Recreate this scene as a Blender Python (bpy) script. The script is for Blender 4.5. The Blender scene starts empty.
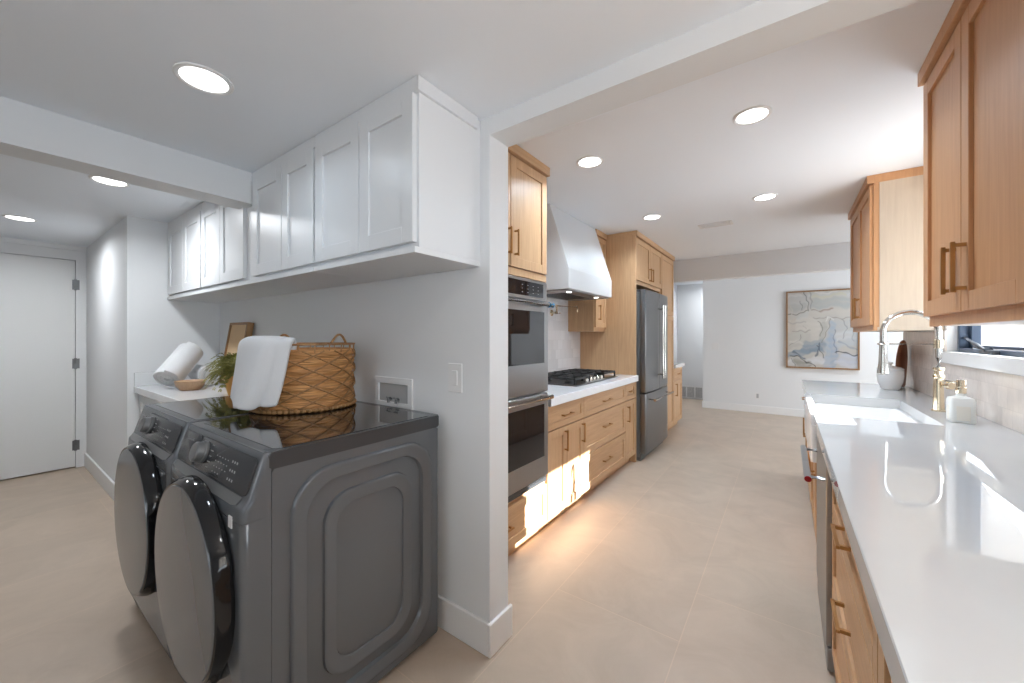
import bpy, bmesh, math, random
from mathutils import Vector, Matrix

random.seed(7)
PI = math.pi
scene = bpy.context.scene
COL = scene.collection

# ------------------------------------------------------------------ camera
YAW = math.atan(275.0 / 384.0)
cam_data = bpy.data.cameras.new('camera')
cam_data.sensor_fit = 'HORIZONTAL'
cam_data.sensor_width = 36.0
cam_data.lens = 36.0 * 384.0 / 1024.0
cam_data.shift_y = -4.5 / 1024.0
cam_data.clip_start = 0.02
cam = bpy.data.objects.new('camera', cam_data)
COL.objects.link(cam)
cam.location = (0, 0, 1.33)
cam.rotation_euler = (PI / 2, 0, YAW)
scene.camera = cam

# ------------------------------------------------------------------ colour management, world, sun, daylight
scene.view_settings.view_transform = 'Standard'
scene.view_settings.look = 'None'
scene.view_settings.gamma = 1.0
scene.view_settings.use_curve_mapping = False
scene.view_settings.exposure = 0.0
scene.cycles.use_denoising = True
scene.cycles.max_bounces = 10
scene.cycles.diffuse_bounces = 6
scene.cycles.glossy_bounces = 5
scene.cycles.transparent_max_bounces = 12
scene.cycles.sample_clamp_indirect = 6.0
scene.cycles.caustics_reflective = False
scene.cycles.caustics_refractive = False

world = bpy.data.worlds.new('sky')
scene.world = world
world.use_nodes = True
bg = world.node_tree.nodes['Background']
bg.inputs['Color'].default_value = (0.84, 0.925, 1.0, 1)
bg.inputs['Strength'].default_value = 5.0

sun_data = bpy.data.lights.new('sun', 'SUN')
sun_data.energy = 52.0
sun_data.angle = math.radians(0.55)
sun_data.color = (1.0, 0.985, 0.96)
sun = bpy.data.objects.new('sun', sun_data)
COL.objects.link(sun)
SUN_DIR = Vector((-1.0, -0.28, -0.60))
sun.rotation_euler = SUN_DIR.to_track_quat('-Z', 'Y').to_euler()
sun.location = (6, 4, 5)


def daylight(name, loc, direction, sx, sy, watts, color=(1, 0.99, 0.98)):
    d = bpy.data.lights.new(name, 'AREA')
    d.shape = 'RECTANGLE'
    d.size = sx
    d.size_y = sy
    d.energy = watts
    d.color = color
    o = bpy.data.objects.new(name, d)
    COL.objects.link(o)
    o.location = loc
    o.rotation_euler = Vector(direction).to_track_quat('-Z', 'Y').to_euler()
    return o


daylight('dining_fill_light', (3.66, 6.3, 1.35), (-1, 0, 0), 2.1, 1.4, 64, (0.92, 0.96, 1.0))  # added area light in a made-up opening, brightens the dining room
daylight('side_fill_light', (0.86, 0.0, 1.56), (-1, 0, 0), 0.95, 1.65, 2.6, (0.82, 0.91, 1.0))  # added fill from a made-up opening beside the camera
daylight('sink_window_daylight', (1.00, 3.05, 1.50), (-1, 0, 0.6), 0.50, 0.95, 7.5, (0.80, 0.90, 1.0))

LAMP_KITCHEN = 9.4
LAMP_LAUNDRY = 1.9
LAMP_HALL = 11.5

# ------------------------------------------------------------------ materials
MATS = {}


def nt(name):
    m = bpy.data.materials.new(name)
    m.use_nodes = True
    MATS[name] = m
    return m, m.node_tree, m.node_tree.nodes['Principled BSDF']


def plain(name, col, rough=0.5, metal=0.0, coat=0.0, spec=None, bump=0.0, bscale=200.0, var=0.0, vscale=6.0):
    m, t, p = nt(name)
    p.inputs['Base Color'].default_value = (*col, 1)
    p.inputs['Roughness'].default_value = rough
    p.inputs['Metallic'].default_value = metal
    if coat:
        p.inputs['Coat Weight'].default_value = coat
        p.inputs['Coat Roughness'].default_value = 0.04
    if spec is not None:
        p.inputs['Specular IOR Level'].default_value = spec
    tc = t.nodes.new('ShaderNodeTexCoord')
    if var:
        n = t.nodes.new('ShaderNodeTexNoise')
        n.inputs['Scale'].default_value = vscale
        n.inputs['Detail'].default_value = 4
        t.links.new(tc.outputs['Object'], n.inputs['Vector'])
        r = t.nodes.new('ShaderNodeValToRGB')
        r.color_ramp.elements[0].position = 0.3
        r.color_ramp.elements[1].position = 0.7
        r.color_ramp.elements[0].color = (*[c * (1 - var) for c in col], 1)
        r.color_ramp.elements[1].color = (*[min(1, c * (1 + var)) for c in col], 1)
        t.links.new(n.outputs['Fac'], r.inputs['Fac'])
        t.links.new(r.outputs['Color'], p.inputs['Base Color'])
    if bump:
        n = t.nodes.new('ShaderNodeTexNoise')
        n.inputs['Scale'].default_value = bscale
        n.inputs['Detail'].default_value = 3
        t.links.new(tc.outputs['Object'], n.inputs['Vector'])
        b = t.nodes.new('ShaderNodeBump')
        b.inputs['Strength'].default_value = bump
        b.inputs['Distance'].default_value = 0.002
        t.links.new(n.outputs['Fac'], b.inputs['Height'])
        t.links.new(b.outputs['Normal'], p.inputs['Normal'])
    return m


def wood(name, c0, c1, stretch=(26, 26, 1.6), rough=0.42):
    m, t, p = nt(name)
    tc = t.nodes.new('ShaderNodeTexCoord')
    mp = t.nodes.new('ShaderNodeMapping')
    mp.inputs['Scale'].default_value = stretch
    t.links.new(tc.outputs['Object'], mp.inputs['Vector'])
    n = t.nodes.new('ShaderNodeTexNoise')
    n.inputs['Scale'].default_value = 2.2
    n.inputs['Detail'].default_value = 6
    n.inputs['Roughness'].default_value = 0.6
    n.inputs['Distortion'].default_value = 0.6
    t.links.new(mp.outputs['Vector'], n.inputs['Vector'])
    r = t.nodes.new('ShaderNodeValToRGB')
    r.color_ramp.elements[0].position = 0.28
    r.color_ramp.elements[1].position = 0.72
    r.color_ramp.elements[0].color = (*c0, 1)
    r.color_ramp.elements[1].color = (*c1, 1)
    t.links.new(n.outputs['Fac'], r.inputs['Fac'])
    t.links.new(r.outputs['Color'], p.inputs['Base Color'])
    p.inputs['Roughness'].default_value = rough
    b = t.nodes.new('ShaderNodeBump')
    b.inputs['Strength'].default_value = 0.08
    b.inputs['Distance'].default_value = 0.001
    t.links.new(n.outputs['Fac'], b.inputs['Height'])
    t.links.new(b.outputs['Normal'], p.inputs['Normal'])
    return m


def tile_floor(name):
    m, t, p = nt(name)
    tc = t.nodes.new('ShaderNodeTexCoord')
    sx = t.nodes.new('ShaderNodeSeparateXYZ')
    t.links.new(tc.outputs['Object'], sx.inputs['Vector'])
    ax = t.nodes.new('ShaderNodeMath'); ax.operation = 'ADD'; ax.inputs[1].default_value = -0.589 + 12.0
    ay = t.nodes.new('ShaderNodeMath'); ay.operation = 'ADD'; ay.inputs[1].default_value = 0.982 + 0.6 + 12.0
    t.links.new(sx.outputs['Y'], ax.inputs[0])
    t.links.new(sx.outputs['X'], ay.inputs[0])
    cx = t.nodes.new('ShaderNodeCombineXYZ')
    t.links.new(ax.outputs[0], cx.inputs['X'])
    t.links.new(ay.outputs[0], cx.inputs['Y'])
    br = t.nodes.new('ShaderNodeTexBrick')
    br.offset = 0.674
    br.offset_frequency = 2
    br.inputs['Scale'].default_value = 1.0
    br.inputs['Brick Width'].default_value = 1.2
    br.inputs['Row Height'].default_value = 0.6
    br.inputs['Mortar Size'].default_value = 0.0022
    br.inputs['Mortar Smooth'].default_value = 0.1
    br.inputs['Color1'].default_value = (0.96, 0.96, 0.96, 1)
    br.inputs['Color2'].default_value = (1.04, 1.03, 1.02, 1)
    br.inputs['Mortar'].default_value = (1.14, 1.1, 1.06, 1)
    t.links.new(cx.outputs['Vector'], br.inputs['Vector'])
    n = t.nodes.new('ShaderNodeTexNoise')
    n.inputs['Scale'].default_value = 2.6
    n.inputs['Detail'].default_value = 9
    n.inputs['Roughness'].default_value = 0.62
    n.inputs['Distortion'].default_value = 1.2
    t.links.new(tc.outputs['Object'], n.inputs['Vector'])
    r = t.nodes.new('ShaderNodeValToRGB')
    r.color_ramp.elements[0].position = 0.3
    r.color_ramp.elements[1].position = 0.72
    r.color_ramp.elements[0].color = (0.45, 0.362, 0.285, 1)
    r.color_ramp.elements[1].color = (0.55, 0.448, 0.358, 1)
    t.links.new(n.outputs['Fac'], r.inputs['Fac'])
    mx = t.nodes.new('ShaderNodeMix'); mx.data_type = 'RGBA'; mx.blend_type = 'MULTIPLY'
    mx.inputs[0].default_value = 1.0
    t.links.new(r.outputs['Color'], mx.inputs[6])
    t.links.new(br.outputs['Color'], mx.inputs[7])
    t.links.new(mx.outputs[2], p.inputs['Base Color'])
    p.inputs['Roughness'].default_value = 0.36
    p.inputs['Specular IOR Level'].default_value = 0.35
    return m


def zellige(name, col, size=0.1, vari=0.10, mapping='YZ'):
    m, t, p = nt(name)
    tc = t.nodes.new('ShaderNodeTexCoord')
    sx = t.nodes.new('ShaderNodeSeparateXYZ')
    t.links.new(tc.outputs['Object'], sx.inputs['Vector'])
    cx = t.nodes.new('ShaderNodeCombineXYZ')
    a = t.nodes.new('ShaderNodeMath'); a.operation = 'ADD'; a.inputs[1].default_value = 5.0
    t.links.new(sx.outputs[mapping[0]], a.inputs[0])
    t.links.new(a.outputs[0], cx.inputs['X'])
    t.links.new(sx.outputs[mapping[1]], cx.inputs['Y'])
    br = t.nodes.new('ShaderNodeTexBrick')
    br.offset = 0.5
    br.inputs['Scale'].default_value = 1.0
    br.inputs['Brick Width'].default_value = size
    br.inputs['Row Height'].default_value = size
    br.inputs['Mortar Size'].default_value = 0.0012
    br.inputs['Color1'].default_value = (*[c * (1 - vari) for c in col], 1)
    br.inputs['Color2'].default_value = (*[min(1, c * (1 + vari * .4)) for c in col], 1)
    br.inputs['Mortar'].default_value = (*[c * 0.86 for c in col], 1)
    t.links.new(cx.outputs['Vector'], br.inputs['Vector'])
    t.links.new(br.outputs['Color'], p.inputs['Base Color'])
    n = t.nodes.new('ShaderNodeTexNoise')
    n.inputs['Scale'].default_value = 14
    t.links.new(tc.outputs['Object'], n.inputs['Vector'])
    b = t.nodes.new('ShaderNodeBump')
    b.inputs['Strength'].default_value = 0.25
    b.inputs['Distance'].default_value = 0.01
    t.links.new(n.outputs['Fac'], b.inputs['Height'])
    t.links.new(b.outputs['Normal'], p.inputs['Normal'])
    p.inputs['Roughness'].default_value = 0.16
    return m


def emit(name, col, strength):
    m, t, p = nt(name)
    p.inputs['Base Color'].default_value = (*col, 1)
    p.inputs['Emission Color'].default_value = (*col, 1)
    p.inputs['Emission Strength'].default_value = strength
    return m


def pane_glass(name, tint=(0.97, 0.985, 1.0), fac=0.08):
    m, t, p = nt(name)
    tr = t.nodes.new('ShaderNodeBsdfTransparent')
    tr.inputs['Color'].default_value = (*tint, 1)
    gl = t.nodes.new('ShaderNodeBsdfGlossy')
    gl.inputs['Roughness'].default_value = 0.0
    mx = t.nodes.new('ShaderNodeMixShader')
    mx.inputs['Fac'].default_value = fac
    t.links.new(tr.outputs[0], mx.inputs[1])
    t.links.new(gl.outputs[0], mx.inputs[2])
    t.links.new(mx.outputs[0], t.nodes['Material Output'].inputs['Surface'])
    return m


WALL = plain('wall_paint', (0.77, 0.78, 0.79), 0.6, bump=0.05, bscale=350, spec=0.3)
CEIL = plain('ceiling_paint', (0.86, 0.90, 0.95), 0.7, bump=0.04, bscale=250, spec=0.25)
TRIMW = plain('white_trim_paint', (0.82, 0.82, 0.82), 0.35)
WCAB = plain('white_cabinet_lacquer', (0.76, 0.775, 0.79), 0.36)
DOORW = plain('white_door_paint', (0.76, 0.76, 0.76), 0.4)
FLOOR = tile_floor('beige_porcelain_tile')
OAK = wood('honey_oak', (0.48, 0.292, 0.155), (0.60, 0.382, 0.212))
OAKH = wood('honey_oak_horizontal', (0.48, 0.292, 0.155), (0.60, 0.382, 0.212), (26, 1.6, 26))
OAKR = wood('rosy_oak', (0.50, 0.255, 0.118), (0.59, 0.32, 0.155))
OAKS = wood('pale_lit_oak', (0.52, 0.42, 0.32), (0.58, 0.48, 0.37))  # oak; light on the side panels is painted in as a paler tone
QUARTZ = plain('white_quartz', (0.60, 0.61, 0.62), 0.018, var=0.025, vscale=3)
QUARTZL = plain('bright_white_quartz', (0.80, 0.81, 0.82), 0.08, var=0.02, vscale=3)
HOODM = plain('hood_paint', (0.67, 0.68, 0.69), 0.45)
CERAMIC = plain('white_fireclay', (0.90, 0.90, 0.90), 0.12)
STEEL = plain('brushed_steel', (0.20, 0.203, 0.208), 0.30, metal=1.0)
STEELD = plain('dark_steel', (0.10, 0.105, 0.11), 0.35, metal=0.6)
CHROME = plain('polished_nickel', (0.72, 0.70, 0.66), 0.14, metal=1.0)
BRASS = plain('brushed_brass', (0.46, 0.25, 0.095), 0.34, metal=0.85)
GOLD = plain('warm_gold_metal', (0.74, 0.64, 0.48), 0.18, metal=1.0)
OVENGLASS = plain('black_oven_glass', (0.012, 0.012, 0.014), 0.03, spec=0.45)
STEELL = plain('light_brushed_steel', (0.34, 0.345, 0.35), 0.30, metal=1.0)
ARM = plain('dark_arm', (0.03, 0.036, 0.046), 0.5)
BLACKG = plain('gloss_black_plastic', (0.012, 0.012, 0.013), 0.08)
IRON = plain('black_cast_iron', (0.02, 0.02, 0.021), 0.5, bump=0.2, bscale=300)
MACH = plain('graphite_enamel', (0.142, 0.151, 0.164), 0.18, metal=0.2)
MACHP = plain('graphite_panel', (0.066, 0.068, 0.073), 0.22, metal=0.2)
MACHB = plain('graphite_bright', (0.17, 0.17, 0.172), 0.28, metal=0.3)
MACHT = plain('graphite_top', (0.018, 0.018, 0.019), 0.045, coat=0.6)
MARK = plain('grey_print', (0.30, 0.30, 0.30), 0.5)
TOWEL = plain('white_terry', (0.74, 0.745, 0.76), 0.95, bump=0.9, bscale=420, spec=0.1)
WICKER = wood('water_hyacinth', (0.22, 0.085, 0.022), (0.88, 0.47, 0.18), (4, 4, 90), 0.6)
RATTAN = plain('rattan_cane', (0.36, 0.19, 0.075), 0.6, var=0.25, vscale=40)
POTM = plain('ochre_clay', (0.68, 0.34, 0.085), 0.6, var=0.06)
FERN = plain('fern_green', (0.24, 0.225, 0.045), 0.6, var=0.35, vscale=30)
SOIL = plain('potting_soil', (0.04, 0.028, 0.02), 0.95)
BOWLW = wood('pale_wood_bowl', (0.48, 0.30, 0.18), (0.58, 0.39, 0.25))
FRAMEW = wood('walnut_frame', (0.22, 0.115, 0.045), (0.32, 0.175, 0.075))
MATW = plain('tan_backing', (0.62, 0.44, 0.26), 0.8, var=0.05)
BOARD = wood('acacia_board', (0.16, 0.050, 0.022), (0.34, 0.13, 0.055), (9, 9, 1.4), 0.45)
PLASTW = plain('white_plastic', (0.78, 0.78, 0.78), 0.35)
DARKGAP = plain('dark_gap', (0.02, 0.02, 0.02), 0.9)
WINFRAME = plain('black_aluminium_sky_glare', (0.05, 0.075, 0.12), 0.35, metal=0.3)  # black aluminium; blue sky glare is put into the base colour
GLASS = pane_glass('window_glass')
FROST = plain('frosted_glass', (0.86, 0.88, 0.86), 0.35)
SOAP = plain('cream_soap', (0.85, 0.83, 0.76), 0.35)
LED = emit('lamp_diffuser', (1, 0.985, 0.96), 5.0)
TAPE = plain('blue_tape', (0.02, 0.28, 0.62), 0.5)
RED = plain('red_medallion', (0.35, 0.01, 0.015), 0.3)
TILEW = zellige('white_zellige', (0.80, 0.79, 0.80))
TILEP = zellige('blush_zellige', (0.82, 0.74, 0.68), 0.1, 0.09)
SILL = plain('white_sill_quartz', (0.82, 0.82, 0.82), 0.15)
ROOFM = plain('exterior_stucco', (0.7, 0.7, 0.68), 0.9)
FRIDGESIDE = plain('grey_fridge_side', (0.16, 0.165, 0.17), 0.4, metal=0.4)

# ------------------------------------------------------------------ mesh helpers


def B():
    return bmesh.new()


def ID(a, b, c):
    return (a, b, c)


def MX(x0, s):          # plane facing +-X: a along Y, b up, c outwards
    return lambda a, b, c: (x0 + s * c, a, b)


def MY(y0, s):          # plane facing +-Y: a along X, b up, c outwards
    return lambda a, b, c: (a, y0 + s * c, b)


def box(bm, a0, a1, b0, b1, c0, c1, M=ID, bev=0.0, seg=1):
    vs = [bm.verts.new(M(a, b, c)) for a in (a0, a1) for b in (b0, b1) for c in (c0, c1)]
    fs = []
    for q in ((0, 1, 3, 2), (4, 6, 7, 5), (0, 4, 5, 1), (2, 3, 7, 6), (0, 2, 6, 4), (1, 5, 7, 3)):
        fs.append(bm.faces.new([vs[i] for i in q]))
    if bev > 0:
        es = list({e for f in fs for e in f.edges})
        bmesh.ops.bevel(bm, geom=es, offset=bev, segments=seg, affect='EDGES', profile=0.5)
    return bm


def prism(bm, pts, lo, hi, M=ID, bev=0.0, seg=1):
    """pts: (a,b) outline, extruded over c lo..hi"""
    v0 = [bm.verts.new(M(a, b, lo)) for a, b in pts]
    v1 = [bm.verts.new(M(a, b, hi)) for a, b in pts]
    n = len(pts)
    fs = [bm.faces.new(v0), bm.faces.new(v1)]
    for i in range(n):
        fs.append(bm.faces.new((v0[i], v0[(i + 1) % n], v1[(i + 1) % n], v1[i])))
    if bev > 0:
        es = list({e for f in fs for e in f.edges})
        bmesh.ops.bevel(bm, geom=es, offset=bev, segments=seg, affect='EDGES', profile=0.5)
    return bm


def frame_axes(d):
    d = d.normalized()
    up = Vector((0, 0, 1)) if abs(d.z) < 0.9 else Vector((1, 0, 0))
    u = d.cross(up).normalized()
    v = u.cross(d).normalized()
    return u, v


def tube(bm, pts, r, n=10, closed=False, caps=True):
    pts = [Vector(p) for p in pts]
    N = len(pts)
    rs = r if isinstance(r, (list, tuple)) else [r] * N
    rings = []
    u = v = None
    for i, p in enumerate(pts):
        if closed:
            d = pts[(i + 1) % N] - pts[(i - 1) % N]
        else:
            d = pts[min(i + 1, N - 1)] - pts[max(i - 1, 0)]
        d = d.normalized()
        if u is None:
            u, v = frame_axes(d)
        else:
            u = (u - d * u.dot(d))
            if u.length < 1e-6:
                u, v = frame_axes(d)
            u.normalize()
            v = d.cross(u)
        rings.append([bm.verts.new(p + (u * math.cos(2 * PI * k / n) + v * math.sin(2 * PI * k / n)) * rs[i]) for k in range(n)])
    for i in range(N if closed else N - 1):
        a, b = rings[i], rings[(i + 1) % N]
        for k in range(n):
            bm.faces.new((a[k], a[(k + 1) % n], b[(k + 1) % n], b[k]))
    if caps and not closed:
        bm.faces.new(rings[0]); bm.faces.new(rings[-1])
    return bm


def lathe(bm, prof, center=(0, 0, 0), n=40, axis=(0, 0, 1), sx=1.0, sy=1.0):
    """prof: list of (r, h) along axis"""
    ax = Vector(axis).normalized()
    u, v = frame_axes(ax)
    c = Vector(center)
    rings = []
    for r, h in prof:
        if r < 1e-6:
            rings.append([bm.verts.new(c + ax * h)])
        else:
            rings.append([bm.verts.new(c + ax * h + u * (r * sx * math.cos(2 * PI * k / n)) + v * (r * sy * math.sin(2 * PI * k / n))) for k in range(n)])
    for i in range(len(rings) - 1):
        a, b = rings[i], rings[i + 1]
        if len(a) == 1 and len(b) == 1:
            continue
        for k in range(n):
            k2 = (k + 1) % n
            if len(a) == 1:
                bm.faces.new((a[0], b[k2], b[k]))
            elif len(b) == 1:
                bm.faces.new((a[k], a[k2], b[0]))
            else:
                bm.faces.new((a[k], a[k2], b[k2], b[k]))
    return bm


def rrect(a0, a1, b0, b1, r, n=8):
    pts = []
    for cx, cy, t0 in ((a1 - r, b1 - r, 0), (a0 + r, b1 - r, 90), (a0 + r, b0 + r, 180), (a1 - r, b0 + r, 270)):
        for k in range(n + 1):
            t = math.radians(t0 + 90 * k / n)
            pts.append((cx + r * math.cos(t), cy + r * math.sin(t)))
    return pts


ORG = {}


def finish(bm, name, m, smooth=35):
    bmesh.ops.recalc_face_normals(bm, faces=bm.faces)
    me = bpy.data.meshes.new(name)
    bm.to_mesh(me)
    bm.free()
    me.materials.append(m)
    if smooth:
        me.polygons.foreach_set('use_smooth', [True] * len(me.polygons))
        me.set_sharp_from_angle(angle=math.radians(smooth))
    return me


def obj(name, bm, m, parent=None, label=None, smooth=35):
    """bm is in world coordinates; the object is linked under its parent"""
    if parent is not None:
        org = ORG[parent.name]
        bmesh.ops.translate(bm, verts=bm.verts, vec=-org)
    else:
        org = Vector((0, 0, 0))
    me = finish(bm, name, m, smooth)
    o = bpy.data.objects.new(name, me)
    COL.objects.link(o)
    if parent is not None:
        o.parent = parent
    ORG[o.name] = org
    if label:
        o['label'] = label
    return o


def thing(name, label, cat, loc, group=None):
    o = bpy.data.objects.new(name, None)
    o.empty_display_size = 0.1
    COL.objects.link(o)
    o.location = loc
    o['label'] = label
    o['category'] = cat
    if group:
        o['group'] = group
    ORG[o.name] = Vector(loc)
    return o


def single(name, bm, m, label, cat, loc, group=None, smooth=35):
    """a thing that is one mesh, origin at loc"""
    bmesh.ops.translate(bm, verts=bm.verts, vec=-Vector(loc))
    me = finish(bm, name, m, smooth)
    o = bpy.data.objects.new(name, me)
    COL.objects.link(o)
    o.location = loc
    o['label'] = label
    o['category'] = cat
    if group:
        o['group'] = group
    ORG[o.name] = Vector(loc)
    return o


def struct(name, bm, m, parent=None, smooth=35):
    o = obj(name, bm, m, parent, None, smooth)
    if parent is None:
        o['kind'] = 'structure'
    return o


def dup(root, loc, label, group=None, watts=None, spread=None):
    r = root.copy(); COL.objects.link(r); r.location = loc
    r['label'] = label
    if group:
        r['group'] = group
    for ch in list(root.children):
        c = ch.copy(); COL.objects.link(c); c.parent = r
        if ch.type == 'LIGHT' and watts:
            c.data = ch.data.copy(); c.data.energy = watts
            if spread:
                c.data.spread = math.radians(spread)
                c.data.color = (0.92, 0.96, 1.0)
        for g in list(ch.children):
            d = g.copy(); COL.objects.link(d); d.parent = c
    return r


def lettering(body, size, mat4, m, parent, name='lettering', bold=False):
    cu = bpy.data.curves.new(name, 'FONT')
    cu.body = body
    cu.size = size
    cu.align_x = 'CENTER'
    cu.align_y = 'CENTER'
    cu.extrude = 0.0004
    cu.materials.append(m)
    tmp = bpy.data.objects.new(name, cu)
    COL.objects.link(tmp)
    bpy.context.view_layer.update()
    me = bpy.data.meshes.new_from_object(tmp.evaluated_get(bpy.context.evaluated_depsgraph_get()))
    bpy.data.objects.remove(tmp)
    o = bpy.data.objects.new(name, me)
    if not me.materials:
        me.materials.append(m)
    COL.objects.link(o)
    o.parent = parent
    o.matrix_local = Matrix.Translation(-ORG[parent.name]) @ mat4
    return o


# cabinet helpers ---------------------------------------------------
def shaker(M, a0, a1, b0, b1, th=0.02, rail=0.058, rec=0.009):
    bm = B()
    bv = 0.0012
    box(bm, a0 + rail - 0.006, a1 - rail + 0.006, b0 + rail - 0.006, b1 - rail + 0.006, 0.001, th - rec, M)
    box(bm, a0, a0 + rail, b0, b1, 0, th, M, bv)
    box(bm, a1 - rail, a1, b0, b1, 0, th, M, bv)
    box(bm, a0 + rail, a1 - rail, b0, b0 + rail, 0, th, M, bv)
    box(bm, a0 + rail, a1 - rail, b1 - rail, b1, 0, th, M, bv)
    return bm


def slab(M, a0, a1, b0, b1, th=0.02):
    return box(B(), a0, a1, b0, b1, 0, th, M, 0.0015)


def pull(parent, M, a, b, length, vertical=True, off=0.032, t=0.010, base=0.02, m=None):
    bm = B()
    h = length / 2
    if vertical:
        box(bm, a - t / 2, a + t / 2, b - h, b + h, base + off - t, base + off, M, 0.0015)
        for s in (-1, 1):
            bb = b + s * (h - t)
            box(bm, a - t / 2, a + t / 2, bb - t / 2, bb + t / 2, base - 0.001, base + off - t / 2, M)
    else:
        box(bm, a - h, a + h, b - t / 2, b + t / 2, base + off - t, base + off, M, 0.0015)
        for s in (-1, 1):
            aa = a + s * (h - t)
            box(bm, aa - t / 2, aa + t / 2, b - t / 2, b + t / 2, base - 0.001, base + off - t / 2, M)
    return obj('handle', bm, m or BRASS, parent)


# ================================================================== THE SETTING
ZL = 2.25      # laundry ceiling
ZK = 2.463     # kitchen ceiling
XR = 0.83      # right wall (backsplash plane)
XKL = -1.96    # kitchen left wall
YL0, YL1 = 1.25, 1.38

struct('floor', box(B(), -6.2, 4.2, -3.5, 9.3, -0.10, 0.0), FLOOR)
struct('ceiling', box(B(), -6.2, 1.2, -3.5, 1.28, ZL, ZL + 0.35), CEIL)
bm = B()
box(bm, -2.2, 1.0, 1.28, 4.60, ZK, ZK + 0.12)
box(bm, -2.2, 4.0, 4.60, 9.2, ZK, ZK + 0.12)
struct('ceiling', bm, CEIL)
# beam between laundry hall and kitchen
struct('beam', box(B(), -1.01, XR, YL0, YL1, 2.175, 2.62), WALL)
# header between kitchen and dining room
struct('beam', box(B(), -2.0, 4.0, 6.05, 6.18, 2.145, 2.5), WALL)
# dropped hall header running away from the white cabinets
struct('beam', box(B(), -2.60, -2.44, -3.3, 0.915, 2.075, 2.3), WALL)

struct('wall_laundry', box(B(), -4.06, -1.01, YL0, YL1, 0, 2.62), WALL)
struct('wall_hall', box(B(), -6.1, -4.05, 0.665, YL1, 0, 2.62), WALL)
# hall end wall with the door opening
bm = B()
D0, D1, DZ = -0.235, 0.588, 2.105
box(bm, -6.1, -5.88, -3.4, D0 - 0.003, 0, 2.4)
box(bm, -6.1, -5.88, D1 + 0.004, 0.67, 0, 2.4)
box(bm, -6.1, -5.88, D0 - 0.004, D1 + 0.004, DZ + 0.004, 2.4)
struct('wall_door', bm, WALL)
struct('wall_dark_backing', box(B(), -6.15, -6.02, D0 - 0.1, D1 + 0.1, 0, 2.2), DARKGAP)  # dark sheet behind the door, paints shade into its gaps
d1 = thing('door_1', 'plain white slab door with three hinges at the end of the hall', 'door', (-5.88, D0, 0))
d1['kind'] = 'structure'
obj('door_panel', box(B(), -5.925, -5.885, D0, D1, 0.012, DZ, ID, 0.003), DOORW, d1)
for hz in (1.86, 1.06, 0.23):
    bm = B()
    tube(bm, [(-5.876, D1 + 0.002, hz - 0.055), (-5.876, D1 + 0.002, hz + 0.055)], 0.009, 10)
    box(bm, -5.8815, -5.879, D1 - 0.02, D1 + 0.03, hz - 0.05, hz + 0.05)
    obj('hinge', bm, STEEL, d1)
bm = B()
tube(bm, [(-5.885, D0 + 0.07, 0.96), (-5.84, D0 + 0.07, 0.96)], 0.012, 12)
tube(bm, [(-5.84, D0 + 0.07, 0.96), (-5.84, D0 + 0.19, 0.96)], 0.009, 12)
obj('door_handle', bm, STEEL, d1)
# header strip over the door
struct('trim_1', box(B(), -5.88, -5.855, -3.3, 0.665, 2.205, ZL), WALL)

bm = B()
box(bm, -6.1, -1.5, -3.35, -3.2, 0, 2.4)
box(bm, -0.3, 1.0, -3.35, -3.2, 0, 2.4)
box(bm, -1.5, -0.3, -3.35, -3.2, 0, 1.0)
box(bm, -1.5, -0.3, -3.35, -3.2, 2.0, 2.4)
struct('wall_back', bm, WALL)
w4 = thing('fill_window_4', 'small added white framed window, unseen, in the wall behind the camera', 'window', (-.9, -3.3, 1.0)); w4['kind'] = 'structure'  # made-up opening, lets sky light into the laundry
bm = B()
for a0, a1, b0, b1 in ((-1.5, -1.45, 1, 2), (-.35, -.3, 1, 2), (-.925, -.875, 1, 2), (-1.5, -.3, 1, 1.05), (-1.5, -.3, 1.95, 2)):
    box(bm, a0, a1, -3.33, -3.27, b0, b1)
obj('window_frame', bm, TRIMW, w4)

# right wall with the window over the sink
WY0, WY1, WZ0, WZ1 = 2.545, 3.61, 1.205, 2.26
bm = B()
box(bm, XR, 1.0, -3.35, -0.90, 0, 2.62)
box(bm, XR, 1.0, 0.90, WY0, 0, 2.62)
box(bm, XR, 1.0, -0.90, 0.90, 0, 1.05)
box(bm, XR, 1.0, -0.90, 0.90, 2.08, 2.62)
box(bm, XR, 1.0, WY1, 4.70, 0, 2.62)
box(bm, XR, 1.0, WY0, WY1, 0, WZ0)
box(bm, XR, 1.0, WY0, WY1, WZ1, 2.62)
struct('wall_right', bm, WALL)
w4 = thing('fill_window_3', 'wide added white framed window, unseen, over the near end of the counter', 'window', (.95, 0, 1.05)); w4['kind'] = 'structure'  # made-up opening that frames the added side light
bm = B()
for a0, a1, b0, b1 in ((-.9, -.85, 1.05, 2.08), (.85, .9, 1.05, 2.08), (-.025, .025, 1.05, 2.08), (-.9, .9, 1.05, 1.1), (-.9, .9, 2.03, 2.08)):
    box(bm, .93, .98, a0, a1, b0, b1)
obj('window_frame', bm, TRIMW, w4)
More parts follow.
